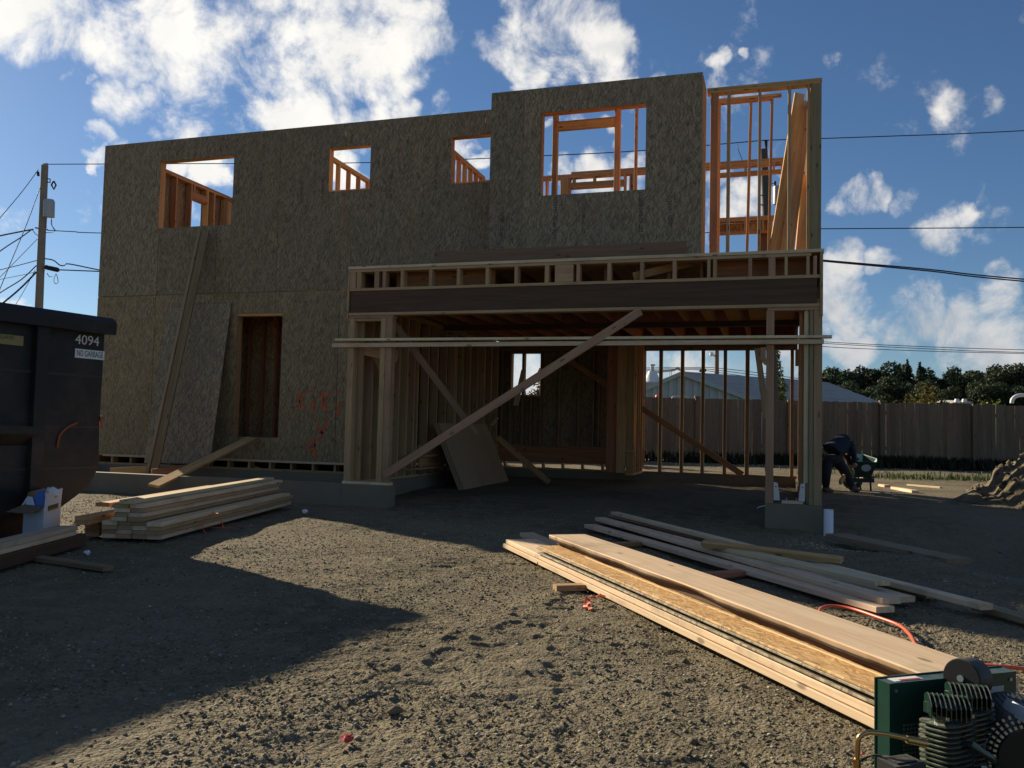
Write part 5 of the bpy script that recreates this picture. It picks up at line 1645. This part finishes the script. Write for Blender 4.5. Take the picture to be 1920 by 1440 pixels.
mo = grid_object('dirt_mound', np.arange(2.3, 7.3, .035), np.arange(12.5, 17.3, .035), mound_z, MT['dirt'])
tag(mo, 'heap of loose dug earth at the right edge before the fence', 'dirt pile')
k = 1500
ck = RNG.uniform(0, 1, (k, 2)); ckx = 3.0 + 3.8 * ck[:, 0]; cky = 13.2 + 3.4 * ck[:, 1]
ok_ = mound_h(ckx, cky) > .05
ckx, cky = ckx[ok_], cky[ok_]
scatter_stones('earth_clods', np.stack([ckx, cky, mound_z(ckx, cky) + .01], -1), RNG.uniform(.15, .42, len(ckx)) ** 3, MT['dirt'], 'clods of earth lying on the dirt heap')


def blades(name, xy, h, mat, label, lean=.35, wd=.012, zfun=ground_z):
    """grass or weed blades: bent tapering quads, joined"""
    n = len(xy)
    z = zfun(xy[:, 0], xy[:, 1])
    a = RNG.uniform(0, 6.283, n); l = RNG.uniform(.1, lean, n) * h; hh = h * RNG.uniform(.5, 1.2, n)
    dx_, dy_ = np.cos(a), np.sin(a)
    W = wd * RNG.uniform(.6, 1.3, n)
    v = np.zeros((n, 5, 3))
    v[:, 0] = np.stack([xy[:, 0] - dy_ * W, xy[:, 1] + dx_ * W, z - .01], -1); v[:, 1] = np.stack([xy[:, 0] + dy_ * W, xy[:, 1] - dx_ * W, z - .01], -1)
    v[:, 2] = np.stack([xy[:, 0] + dx_ * l * .35 + dy_ * W * .7, xy[:, 1] + dy_ * l * .35 - dx_ * W * .7, z + hh * .6], -1)
    v[:, 3] = np.stack([xy[:, 0] + dx_ * l * .35 - dy_ * W * .7, xy[:, 1] + dy_ * l * .35 + dx_ * W * .7, z + hh * .6], -1)
    v[:, 4] = np.stack([xy[:, 0] + dx_ * l, xy[:, 1] + dy_ * l, z + hh], -1)
    k5 = 5 * np.arange(n)[:, None]
    quads = (np.array([0, 1, 2, 3])[None] + k5); tris = (np.array([3, 2, 4])[None] + k5)
    me = bpy.data.meshes.new(name)
    me.vertices.add(n * 5); me.vertices.foreach_set('co', v.astype(np.float32).ravel())
    idx = np.concatenate([np.concatenate([quads, tris], 1).ravel()])
    me.loops.add(len(idx)); me.loops.foreach_set('vertex_index', idx.astype(np.int32))
    st = np.stack([7 * np.arange(n), 7 * np.arange(n) + 4], -1).ravel()
    me.polygons.add(2 * n); me.polygons.foreach_set('loop_start', st.astype(np.int32))
    me.materials.append(MT[mat]); me.update(calc_edges=True)
    return tag(link(bpy.data.objects.new(name, me)), label, kind='stuff')


def line_pts(n, p0, p1, spread):
    t = RNG.random(n)
    return np.stack([p0[0] + (p1[0] - p0[0]) * t + RNG.normal(0, spread, n), p0[1] + (p1[1] - p0[1]) * t + RNG.normal(0, spread, n)], -1)


FD = 25.5                                     # the fence runs square to the line of sight
fence_o = Vector(CAM) + Vector((FW[0], FW[1], 0)).normalized() * FD
fence_r = Vector((RT[0], RT[1], 0)).normalized()


def FP(u, z=0.0, back=0.0):
    p = fence_o + fence_r * u + Vector((FW[0], FW[1], 0)).normalized() * back
    return Vector((p.x, p.y, z))


gp = np.concatenate([line_pts(700, FP(8.4, 0, -6.2), FP(10.8, 0, -6.8), .30), line_pts(160, FP(7.0, 0, -5.0), FP(12, 0, -5.4), .6), line_pts(120, FP(5, 0, -3), FP(15, 0, -3.5), .8)])
blades('grass', gp, .11, 'grass', 'thin green grass before the fence and beside the dirt heap')
wp_ = np.concatenate([line_pts(2600, FP(4.8, 0, -.9), FP(16, 0, -1.0), .40), line_pts(1500, FP(8.0, 0, -1.2), FP(13, 0, -1.4), .45), line_pts(500, FP(-7, 0, -.4), FP(5, 0, -.4), .15)])
blades('weeds', wp_, .32, 'weed', 'dark overgrown weeds along the foot of the fence', .7, .03)
sp_ = line_pts(60, (1.0, 4.6), (1.9, 5.3), .35)
blades('grass_tufts', sp_, .05, 'grass', 'sparse grass sprigs on the dirt behind the compressor', .9, .003)

# ------------------------------------------------------------------ wooden fence
fence = empty('board_fence', FP(3, .2), 'tall weathered board fence running behind the house', 'fence')
fm = lumber_mesh(1.84, .1410, .018, MT['fence'])
for i in range(-62, 128):
    u = i * .1425 + random.uniform(-.003, .003)
    p = FP(u)
    zb = float(base_z(p.x, p.y)) + .05
    o = bpy.data.objects.new('picket', fm)
    mm = Matrix.Identity(4)
    hgt = random.uniform(-.012, .012)
    tl = random.uniform(-.004, .004)
    X, Y_, Z_ = Vector((tl * fence_r.x, tl * fence_r.y, 1)).normalized(), fence_r, None
    Z_ = X.cross(Y_).normalized(); Y_ = Z_.cross(X)
    c = p + Vector((0, 0, zb + .92 + hgt)) + Vector((FW[0], FW[1], 0)) * random.uniform(-.003, .003)
    for k in range(3):
        mm[k][0], mm[k][1], mm[k][2], mm[k][3] = X[k], Y_[k], Z_[k], c[k]
    o.matrix_basis = mm
    link(o, fence)
for i, u in enumerate(np.arange(-8.22, 18.5, 2.75)):
    p = FP(u, 0, -.075)
    zb = float(base_z(p.x, p.y))
    board('fence_post', (p.x, p.y, zb - .3), (p.x, p.y, zb + 1.90), .115, .09, 'fence', fence, fence_r)
    if i % 2:
        MB().obox((p.x, p.y, zb + 1.925), fence_r, Vector((0, 0, 1)).cross(fence_r), Vector((0, 0, 1)), .08, .065, .025).build('post_cap', MT['fence'], fence)
for z in (.55, 1.6):
    a, b = FP(-8.8, .24 + z, .035), FP(18.2, .24 + z, .035)
    board('fence_rail', a, b, .085, .036, 'fence', fence, (0, 0, 1))

# ------------------------------------------------------------------ metal shed beyond the fence
barn = empty('metal_shed', AT(1287, 800, 46), 'pale green ribbed metal shed with grey low pitched roof behind the fence', 'shed')
D0 = 46.0
rg = AT(1287, 700, D0); el = AT(1185, 745, D0); er = AT(1445, 760, D0)
bdir = (er - el); bdir.z = 0; blen = bdir.length; bdir.normalize()
bk = Vector((-bdir.y, bdir.x, 0))
ridge_dir = (AT(1545, 720.5, D0 + 6) - rg); ridge_dir.z = 0; rl = ridge_dir.length; ridge_dir.normalize()
tr_ = (rg - el).dot(bdir) / blen


def wall_top(t):
    return el.z + (rg.z - el.z) * t / tr_ if t < tr_ else rg.z + (er.z - rg.z) * (t - tr_) / (1 - tr_)


npn = 34
for i in range(npn):
    t0_, t1_ = i / npn, (i + 1) / npn
    tm = (t0_ + t1_) / 2
    off = bk * (-.05 if i % 2 else 0.02)
    p0, p1 = el + bdir * blen * t0_, el + bdir * blen * t1_
    poly = [Vector((p0.x, p0.y, 0)), Vector((p1.x, p1.y, 0)), Vector((p1.x, p1.y, wall_top(t1_))), Vector((p0.x, p0.y, wall_top(t0_)))]
    MB().prism([q + off for q in poly], 'y', bk * .12).build('siding_panel', MT['barnwall'], barn)
for (p0, p1, nm) in ((rg, er, 'a'), (rg, el, 'b')):
    r_ = ridge_dir * (rl + .6)
    ov = (p1 - p0) * .02
    f_ = bdir * 0 - ridge_dir * .35
    for k in range(6):
        a_, b_ = p0 + (p1 + ov - p0) * (k / 6), p0 + (p1 + ov - p0) * ((k + 1.03) / 6)
        up = Vector((0, 0, .06 + .012 * (k % 2) - .012 * k * 0))
        for s_ in range(4):
            c0, c1 = f_ + r_ * (s_ / 4) + ridge_dir * .02, f_ + r_ * ((s_ + 1) / 4)
            MB().prism([a_ + up + c0, b_ + up + Vector((0, 0, .03)) + c0, b_ + up + Vector((0, 0, .03)) + c1, a_ + up + c1], 'z', (0, 0, .03)).build('roof_panel', MT['barnroof'], barn)
for (p0, p1) in ((rg, er), (rg, el)):
    MB().prism([p0 - ridge_dir * .36 - Vector((0, 0, .12)), p1 - ridge_dir * .36 - Vector((0, 0, .12)), p1 - ridge_dir * .36 + Vector((0, 0, .10)), p0 - ridge_dir * .36 + Vector((0, 0, .10))], 'y', ridge_dir * .04).build('rake_trim', MT['barnwall'], barn)
# hopper building with its duct to the left of the shed
hop = empty('hopper_tower', AT(1223, 800, 75), 'white conical hopper with pipe and duct left of the shed ridge', 'hopper')
hc = lambda x, y, d=75: AT(x, y, d)
MB().tube([hc(1223, 730), hc(1223, 716), hc(1223, 714), hc(1223, 695)], [1.0, .95, .72, .30], 18).build('cone', MT['white'], hop)
MB().tube([hc(1223, 697), hc(1223, 684)], .16, 10).build('stack_pipe', MT['white'], hop)
MB().tube([hc(1223.5, 686), hc(1223.5, 683)], .24, 10).build('stack_cap', MT['can'], hop)
MB().obox(hc(1223, 742), Vector(RT), Vector(FW), Vector((0, 0, 1)), 1.3, 1.3, 1.2).build('base_house', MT['barnroof'], hop)
MB().tube(spline([hc(1226, 699), hc(1243, 696), hc(1262, 694), hc(1270, 690), hc(1276, 694), hc(1284, 697)], 5), .11, 8).build('duct', MT['white'], hop)
for x in (1256, 1259):
    MB().tube([hc(x, 696), hc(x, 714)], .03, 5).build('duct_leg', MT['can'], hop)

# things that show just over the fence at the right
cabin = empty('caravan_roof', AT(1800, 752, 31), 'low roof with two white vents showing above the fence', 'caravan')
MB().prism([AT(1784, 756, 31), AT(1826, 757, 31), AT(1820, 752, 31), AT(1795, 751, 31)], 'y', Vector(FW) * 1.2).build('roof', MT['barnroof'], cabin)
for x in (1794, 1808):
    c = AT(x, 751, 30.9)
    MB().tube([c - Vector((0, 0, .06)), c + Vector((0, 0, .02)), c + Vector((0, 0, .06))], [.085, .08, .06], 12).build('roof_vent', MT['white'], cabin)
fl = MB().tube(spline([AT(1897, 756, 30), AT(1899, 748, 30), AT(1908, 742, 30), AT(1925, 741, 30), AT(1960, 742, 30)], 5), .065, 10)
tag(fl.build('bent_pipe', MT['pvc']), 'white bent pipe above the fence at the right edge', 'pipe')
ob = AT(1233, 743.5, 27)
tag(MB().tube([ob - Vector((0, 0, .10)), ob, ob + Vector((0, 0, .05)), ob + Vector((0, 0, .07))], [.07, .075, .06, .01], 12).build('float_ball', MT['hose']), 'orange rounded object peeping over the fence before the shed', 'buoy')
tag(MB().tube(spline([AT(1260, 748, 27), AT(1262, 744, 27), AT(1270, 743, 27), AT(1287, 744, 27), AT(1290, 747, 27)], 4), .025, 8).build('roof_rack_bar', MT['can']), 'pale metal bar just above the fence in front of the shed', 'rail')

# ------------------------------------------------------------------ utility poles and their wires
def ground_under(p):
    return float(base_z(p.x, p.y))


def pole(name, top, foot, r0, r1, mat, label, depth_dir=None):
    f = Vector((foot.x, foot.y, ground_under(foot) - .2))
    root = empty(name, f, label, 'utility pole')
    o = MB().tube([f, f + (top - f) * .5, top], [r0, (r0 + r1) / 2, r1], 14).build('pole_shaft', MT[mat], root)
    return root


def straight_down(p_top, p_low):
    """extend the line top->low down to the ground"""
    d = (p_low - p_top)
    t = (p_top.z - 0.2) / -d.z
    return p_top + d * t


d1 = 30.0
tp_, lp_ = AT(84, 310, d1), AT(73, 579, d1)
p1 = pole('utility_pole', tp_, straight_down(tp_, lp_), .155, .115, 'pole', 'timber utility pole with one transformer can above the dumpster')
A1 = lambda x, y, d=d1: AT(x, y, d)
MB().tube([A1(91.5, 407, d1 - .2), A1(92, 378, d1 - .2), A1(92, 374, d1 - .2)], [.185, .185, .15], 20).build('transformer', MT['can'], p1)
MB().tube([A1(80, 376), A1(80, 368)], .03, 6).build('bushing', MT['can'], p1)
MB().tube([A1(86, 334), A1(94, 336), A1(94, 342), A1(86, 341)], .022, 6).build('bracket', MT['black'], p1)
MB().tube([A1(100, 339), A1(96.5, 347), A1(101, 355), A1(105, 347), A1(101, 340)], .03, 8).build('cutout_fuse', MT['black'], p1)
MB().tube([A1(82, 309), A1(89, 308)], .05, 8).build('top_insulator', MT['can'], p1)
MB().tube([A1(71, 322), A1(72, 330)], .045, 8).build('insulator', MT['black'], p1)
MB().tube([A1(66, 427), A1(90, 431)], .03, 6).build('crossbar', MT['can'], p1)
MB().tube([A1(84, 504, d1 - .1), A1(86, 501, d1 - .1), A1(108, 506, d1 - .1), A1(111, 507, d1 - .1)], [.04, .085, .085, .04], 10).build('splice_case', MT['black'], p1)
for pts in ([(88, 407), (87, 420), (87, 428)], [(97, 408), (96, 420), (103, 433)], [(97, 412), (98, 424), (104, 432), (96, 436), (86, 436)], [(60, 429), (68, 440), (78, 441), (83, 436)], [(105, 513), (101, 525), (104, 532), (109, 528), (106, 514)], [(88, 512), (93, 519), (100, 517)], [(84, 506), (80, 520), (82, 530)]):
    MB().tube(spline([A1(a, b) for a, b in pts], 4), .012, 4).build('drop_wire', MT['wire'], p1)

d2 = 26.0
tp2, lp2 = AT(1432, 280, d2), AT(1437, 405, d2)
p2 = pole('utility_pole', tp2, straight_down(tp2, lp2), .15, .115, 'poledark', 'dark leaning utility pole seen through the upper right framing')
A2 = lambda x, y: AT(x, y, d2)
MB().tube([A2(1437, 281), A2(1436, 270), A2(1435.5, 263)], [.025, .05, .06], 8).build('top_insulator', MT['black'], p2)
MB().tube([A2(1458, 383), A2(1458.5, 352), A2(1458.5, 349)], [.13, .135, .12], 18).build('transformer', MT['can'], p2)
MB().tube([A2(1453, 349), A2(1453, 340)], .04, 8).build('bushing', MT['black'], p2)
for y in (366, 384):
    MB().tube([A2(1424, y), A2(1440, y)], .02, 5).build('bolt', MT['black'], p2)
for pts in ([(1383, 271), (1384, 280), (1390, 296), (1396, 310), (1402, 320)], [(1440, 330), (1446, 344), (1452, 342)]):
    MB().tube(spline([A2(a, b) for a, b in pts], 4), .012, 4).build('drop_wire', MT['wire'], p2)

d3 = 60.0
tp3, lp3 = AT(1344.5, 560, d3), AT(1344, 703, d3)
p3 = pole('street_light_pole', tp3, straight_down(tp3, lp3), .17, .13, 'polebrown', 'brown pole with a street light arm standing behind the shed')
MB().tube(spline([AT(1343, 670, d3), AT(1338, 666, d3), AT(1334, 664.5, d3)], 4), .05, 6).build('lamp_arm', MT['can'], p3)
MB().tube([AT(1331, 664, d3), AT(1334, 664, d3), AT(1337.5, 665.5, d3)], [.10, .17, .08], 10).build('lamp_head', MT['white'], p3)

WIRES = [('high wire running from the left pole to the dark pole', [A1(88, 308), AT(330, 307, 29.5), AT(690, 305, 28.5), AT(1020, 292, 27.2), AT(1210, 282, 26.6), A2(1434, 263)], .016),
         ('high wire leaving the dark pole to the right edge', [A2(1436, 263), AT(1650, 256, 26), AT(1960, 243, 26), AT(2900, 190, 26)], .016),
         ('thin middle wire going right behind the house from the left pole', [A1(90, 432), AT(140, 434.5, 30), AT(190, 437, 30), AT(600, 447, 29), AT(1100, 446, 27), A2(1440, 430), AT(1541, 429, 26), AT(1960, 426, 26), AT(2900, 415, 26)], .016),
         ('cable from the left pole that dips and joins the lower line', [A1(84, 485), AT(100, 488, d1), AT(112, 497, d1), AT(120, 498, d1), AT(130, 495, d1), AT(190, 507, d1), AT(300, 527, 30)], .022),
         ('lower cable from the splice case toward the house', [A1(111, 506), AT(150, 507.5, d1), AT(200, 509.5, d1), AT(300, 514, 30)], .022),
         ('upper of two thick cables crossing the sky right of the house', [A2(1440, 478), AT(1545, 488, 26), AT(1740, 505, 26), AT(1960, 527, 26), AT(2900, 600, 26)], .022),
         ('lower of two thick cables crossing the sky right of the house', [A2(1440, 480), AT(1545, 490, 26), AT(1740, 508, 26), AT(1960, 531, 26), AT(2900, 606, 26)], .022),
         ('upper guy wire slanting from the left pole top to the left edge', [A1(72, 318), AT(36, 366, 29), AT(-40, 455, 27)], .012),
         ('guy wire with a grip slanting down steeply from the left pole', [A1(75, 352), AT(50, 420, 29), AT(25, 480, 28), AT(-20, 590, 26)], .014),
         ('thick service cable drooping left from the left pole', [A1(62, 430), AT(40, 434, 29.5), AT(0, 442, 28.5), AT(-60, 455, 27)], .028),
         ('twisted cable drooping left below the service cable', [A1(60, 430), AT(38, 446, 29.5), AT(10, 464, 29), AT(-40, 500, 28)], .02),
         ('cable at mid height going left from the left pole', [A1(70, 488), AT(40, 496, 29.5), AT(0, 506, 29), AT(-60, 522, 28)], .016),
         ('first of the low cables fanning out left of the pole', [A1(68, 498), AT(40, 524, 29.5), AT(0, 549, 29), AT(-60, 590, 28)], .022),
         ('second of the low cables fanning out left of the pole', [A1(68, 510), AT(50, 529, 29.5), AT(30, 548, 29), AT(0, 573, 28.7), AT(-60, 625, 28)], .030),
         ('thin drop line behind the low cables left of the pole', [A1(70, 448), AT(35, 484, 30), AT(-20, 540, 30)], .010),
         ('faint telephone line nearly level left of the pole', [A1(66, 510), AT(40, 516, 29.5), AT(0, 524, 29), AT(-50, 536, 28)], .010),
         ('thin slack line dropping to the dumpster left of the pole', [A1(66, 506), AT(45, 545, 29.8), AT(24, 580, 29.5)], .010)]
for lb, pts, rr in WIRES:
    tag(MB().tube(spline(pts, 6), rr, 5).build('overhead_wire', MT['wire']), lb, 'wire', 'overhead wires')
gr_ = AT(25, 480, 28)
for k, (ya, yb_, lb) in enumerate(((641, 657, 'topmost'), (644, 662, 'middle'), (650, 664, 'lowest'))):
    tag(MB().tube(spline([AT(1200, 690 + 3 * k, 62), AT(1300, 697 + 2 * k - 8, 61), AT(1344, 690 + 4 * k, d3), AT(1430, 700 + 5 * k, 58), AT(1470, 706 + 4 * k, 57), AT(1545, 716 + k, 56)], 5), .022, 4).build('overhead_wire', MT['wire']), f'{lb} of the thin wires over the shed roof by the street light', 'wire', 'wires over the shed')
    tag(MB().tube(spline([AT(1500, ya - 3, 70), AT(1600, ya + 3, 70), AT(1760, (ya + yb_) / 2 + 2, 70), AT(1960, yb_, 70), AT(2900, yb_ + 25, 70)], 5), .026, 4).build('overhead_wire', MT['wire']), f'{lb} of the faint wires above the far trees', 'wire', 'wires above the trees')
sc_ = AT(1322, 697, 45)
tag(MB().tube([AT(1311, 696, 60), AT(1313, 695, 60), AT(1322, 694.5, 60), AT(1324.5, 694, 60)], [.05, .12, .12, .05], 8).build('splice_case', MT['wire']), 'black splice case hanging on the wires before the street light', 'cable box')


# ------------------------------------------------------------------ trees and shrubs
def crown_mesh(name, blobs, n, size, mat, shell=.55):
    """leaf clumps: many small bent leaf faces through the volume of several uneven lobes"""
    w_ = np.array([b[3] * b[4] * b[5] for b in blobs]) ** .75
    pick = RNG.choice(len(blobs), n, p=w_ / w_.sum())
    B = np.array(blobs)[pick]
    d = RNG.normal(size=(n, 3)); d /= np.linalg.norm(d, axis=1)[:, None]
    rad = (shell + (1 - shell) * RNG.random(n)) ** .6
    lump = 1 + .30 * vnoise(d[:, 0] * 2.5 + pick * 3.1, d[:, 1] * 2.5 + d[:, 2] * 1.7, 77)
    c = B[:, :3] + d * B[:, 3:6] * (rad * lump)[:, None]
    nr = d * .6 + RNG.normal(size=(n, 3)) * .75 + np.array([0, 0, .35]); nr /= np.linalg.norm(nr, axis=1)[:, None]
    a = np.cross(nr, RNG.normal(size=(n, 3))); a /= np.linalg.norm(a, axis=1)[:, None]
    b = np.cross(nr, a)
    s = size * RNG.uniform(.55, 1.35, n)[:, None]
    v = np.stack([c - a * s, c + b * s * .55 + nr * s * .12, c + a * s, c - b * s * .55 + nr * s * .12], 1)
    me = bpy.data.meshes.new(name)
    me.vertices.add(4 * n); me.vertices.foreach_set('co', v.astype(np.float32).ravel())
    me.loops.add(4 * n); me.loops.foreach_set('vertex_index', np.arange(4 * n, dtype=np.int32))
    me.polygons.add(n); me.polygons.foreach_set('loop_start', np.arange(0, 4 * n, 4, dtype=np.int32))
    me.materials.append(MT[mat]); me.update(calc_edges=True)
    return me


def tree_kind(kind, H, W, n, size, mat):
    """crown and trunk meshes of a tree of height H standing at the origin"""
    bl = []
    if kind == 'round':
        for k in range(11):
            t = k / 10
            r = W * (.52 * math.sin(math.pi * (.18 + .66 * t)) ** .6)
            a = random.uniform(0, 6.28)
            bl.append((math.cos(a) * r * .55, math.sin(a) * r * .55, H * (.22 + .64 * t), r * random.uniform(.55, .8), r * random.uniform(.55, .8), H * random.uniform(.10, .15)))
        bl.append((0, 0, H * .55, W * .36, W * .36, H * .34))
    else:
        for k in range(12):
            t = k / 11
            r = W * .5 * (1 - t) ** .75 + .15
            a = random.uniform(0, 6.28)
            bl.append((math.cos(a) * r * .35, math.sin(a) * r * .35, H * (.14 + .84 * t), r * random.uniform(.7, 1), r * random.uniform(.7, 1), H * .06))
    cm = crown_mesh('crown', bl, n, size, mat)
    mb = MB()
    mb.tube([(0, 0, -.3), (.1, 0, H * .35), (0, .1, H * .85)], [W * .05 + .08, W * .035 + .05, .04], 8)
    for k in range(6):
        a = k * 1.05 + random.uniform(-.3, .3); z0 = H * (.25 + .09 * k)
        mb.tube([(0, 0, z0), (math.cos(a) * W * .2, math.sin(a) * W * .2, z0 + H * .08), (math.cos(a) * W * .36, math.sin(a) * W * .36, z0 + H * .12)], [.10, .06, .02], 5)
    tmp = mb.build('trunk', MT['bark'])
    tm = tmp.data
    bpy.data.objects.remove(tmp)
    return cm, tm


def place_tree(name, kind, loc, sc, rz, label, cat, group):
    root = empty(name, loc, label, cat, group)
    root.rotation_euler = (0, 0, rz); root.scale = sc
    for nm, me in zip(('crown', 'trunk'), kind):
        o = bpy.data.objects.new(nm, me)
        COL.objects.link(o); o.parent = root
    return root


kinds = [tree_kind('round', 13, 7.8, 17000, .24, 'leafdark'), tree_kind('round', 13, 6.6, 15000, .24, 'leaffar'), tree_kind('cone', 13, 6.4, 12000, .25, 'leafdark'), tree_kind('round', 13, 8.6, 17000, .24, 'leaffar')]
FAR = [(1490, 712, 0), (1512, 715, 1), (1545, 691, 1), (1572, 685, 0), (1594, 693, 1), (1618, 700, 3), (1634, 685, 0), (1656, 677, 0), (1684, 681, 1), (1702, 678, 2), (1724, 683, 2), (1745, 690, 1), (1764, 694, 0), (1784, 697, 2), (1803, 686, 1),
       (1824, 692, 3), (1846, 682, 0), (1872, 684, 1), (1898, 680, 0), (1925, 681, 1), (1950, 684, 0), (1580, 712, 3), (1675, 705, 3), (1730, 712, 3), (1840, 712, 3), (1890, 715, 3), (1625, 722, 3), (1780, 722, 3)]
TREE_LABELS = ['small tree behind the shed roof seen in the rightmost garage bay', 'second small tree by the shed roof, nearer the corner posts',
               'first dark tree right of the house corner', 'tall rounded tree just above the low end of the shed roof', 'tree sloping down to the first dip in the tree line', 'low tree filling the first dip in the tree line',
               'rounded tree just right of the first dip in the tree line', 'tallest crown in the middle of the tree line', 'bushy tree left of the two pointed ones', 'first pointed tree above the autumn shrub', 'second pointed tree above the autumn shrub',
               'tree on the falling slope right of the pointed ones', 'tree left of the narrow sky notch', 'narrow tree in the sky notch', 'pointed tree just right of the sky notch',
               'light green tree above the two white roof vents', 'broad dark tree above the yellow shrub on the right', 'dark tree second from the right edge bunch', 'tall dark tree above the white bent pipe', 'dark tree cut by the right edge', 'outermost tree beyond the right edge',
               'lower mid green tree beneath the first crowns by the house', 'lower mid green tree left of the autumn shrub', 'lower mid green tree behind the autumn shrub', 'lower mid green tree behind the white vents', 'lower mid green tree behind the bent pipe',
               'lowest bushy tree just above the shed roof end', 'lowest bushy tree right of the autumn shrub']
for i, ((x, y, kd), lb) in enumerate(zip(FAR, TREE_LABELS)):
    d = random.uniform(118, 140) if i < 21 else random.uniform(100, 112)
    t = AT(x, y, d)
    sc_ = t.z / 13.0
    wsc = sc_ * random.uniform(.85, 1.1)
    place_tree('broadleaf_tree' if kd != 2 else 'conifer_tree', kinds[kd], (t.x, t.y, 0.0), (wsc, wsc, sc_), random.uniform(0, 6.28), lb, 'tree', 'far trees beyond the fence')


def shrub(name, base, blobs, n, size, mat, label, cat='shrub', stems=5, r=.03, group=None):
    root = empty(name, base, label, cat, group)
    me = crown_mesh('foliage', blobs, n, size, mat, .2)
    o = bpy.data.objects.new('foliage', me); COL.objects.link(o); o.parent = root
    mb = MB()
    for k in range(stems):
        b = blobs[k % len(blobs)]
        mb.tube([(b[0] * .3, b[1] * .3, -.05), (b[0] * .7, b[1] * .7, b[2] * .6), (b[0], b[1], b[2] + b[5] * .5)], [r, r * .7, r * .25], 6)
    s_ = mb.build('stems', MT['bark']); s_.parent = root
    return root


def sh_at(px_, py_top, d, wpx, n, size, mat, label, spike=0.0, group=None):
    t = AT(px_, py_top, d); g0 = base_z(t.x, t.y); H = t.z - float(g0); W = wpx / F * d
    bl = [(random.uniform(-.45, .45) * W, random.uniform(-.3, .3) * W, H * random.uniform(.45, .82), W * .20, W * .20, H * .18) for _ in range(9)] + [(0, 0, H * .45, W * .42, W * .35, H * .40)]
    if spike:
        bl += [(random.uniform(-.2, .2) * W, 0, H * .86, W * .08, W * .08, H * .16)]
    return shrub('shrub', (t.x, t.y, float(g0)), bl, n, size, mat, label, group=group)


sh_at(1733, 716, 29, 60, 1500, .055, 'leafautumn', 'autumn coloured shrub with a pointed top behind the fence', 1)
sh_at(1697, 737, 29, 44, 800, .055, 'leafautumn', 'low yellowing shrub left of the pointed autumn shrub')
sh_at(1770, 734, 29, 40, 800, .055, 'leafmid', 'greenish shrub between the autumn shrub and the white vents')
sh_at(1857, 738, 28.5, 44, 900, .055, 'leafyellow', 'yellow green shrub right of the white vents')
sh_at(1880, 741, 28.5, 30, 600, .055, 'leafyellow', 'small yellow green shrub left of the bent pipe')
sh_at(1622, 728, 60, 70, 900, .12, 'leafdark', 'dark shrub at the low end of the shed roof')
sh_at(1006, 686, 24, 46, 1600, .06, 'leafred', 'red tipped bush seen through the small garage window', 1)
sh_at(970, 716, 24, 36, 800, .06, 'leafred', 'smaller bush at the left of the small garage window')
sh_at(778, 690, 24, 60, 900, .06, 'leafdark', 'dark bush glimpsed through the slit in the left garage wall')
# ivy clad pole behind the fence
ivt, ivb = AT(1455, 640, 26.6), AT(1463, 752, 26.6)
ivr = empty('ivy_column', straight_down(ivt, ivb), 'yellow green ivy climbing a post behind the fence', 'ivy')
bl = []
for k in range(16):
    t = k / 15
    p = ivt + (ivb - ivt) * (t * 1.9) - ivr.location
    wdt = .09 + .20 * min(1, t * 1.9) ** 1.2
    bl.append((p.x + random.uniform(-.05, .05), p.y, p.z, wdt, wdt, .22))
o = bpy.data.objects.new('leaves', crown_mesh('leaves', bl, 1900, .055, 'leafyellow', .3)); COL.objects.link(o); o.parent = ivr
s_ = MB().tube([(0, 0, -.2), tuple(ivt - ivr.location - Vector((0, 0, .4)))], [.06, .04], 8).build('post', MT['pole']); s_.parent = ivr
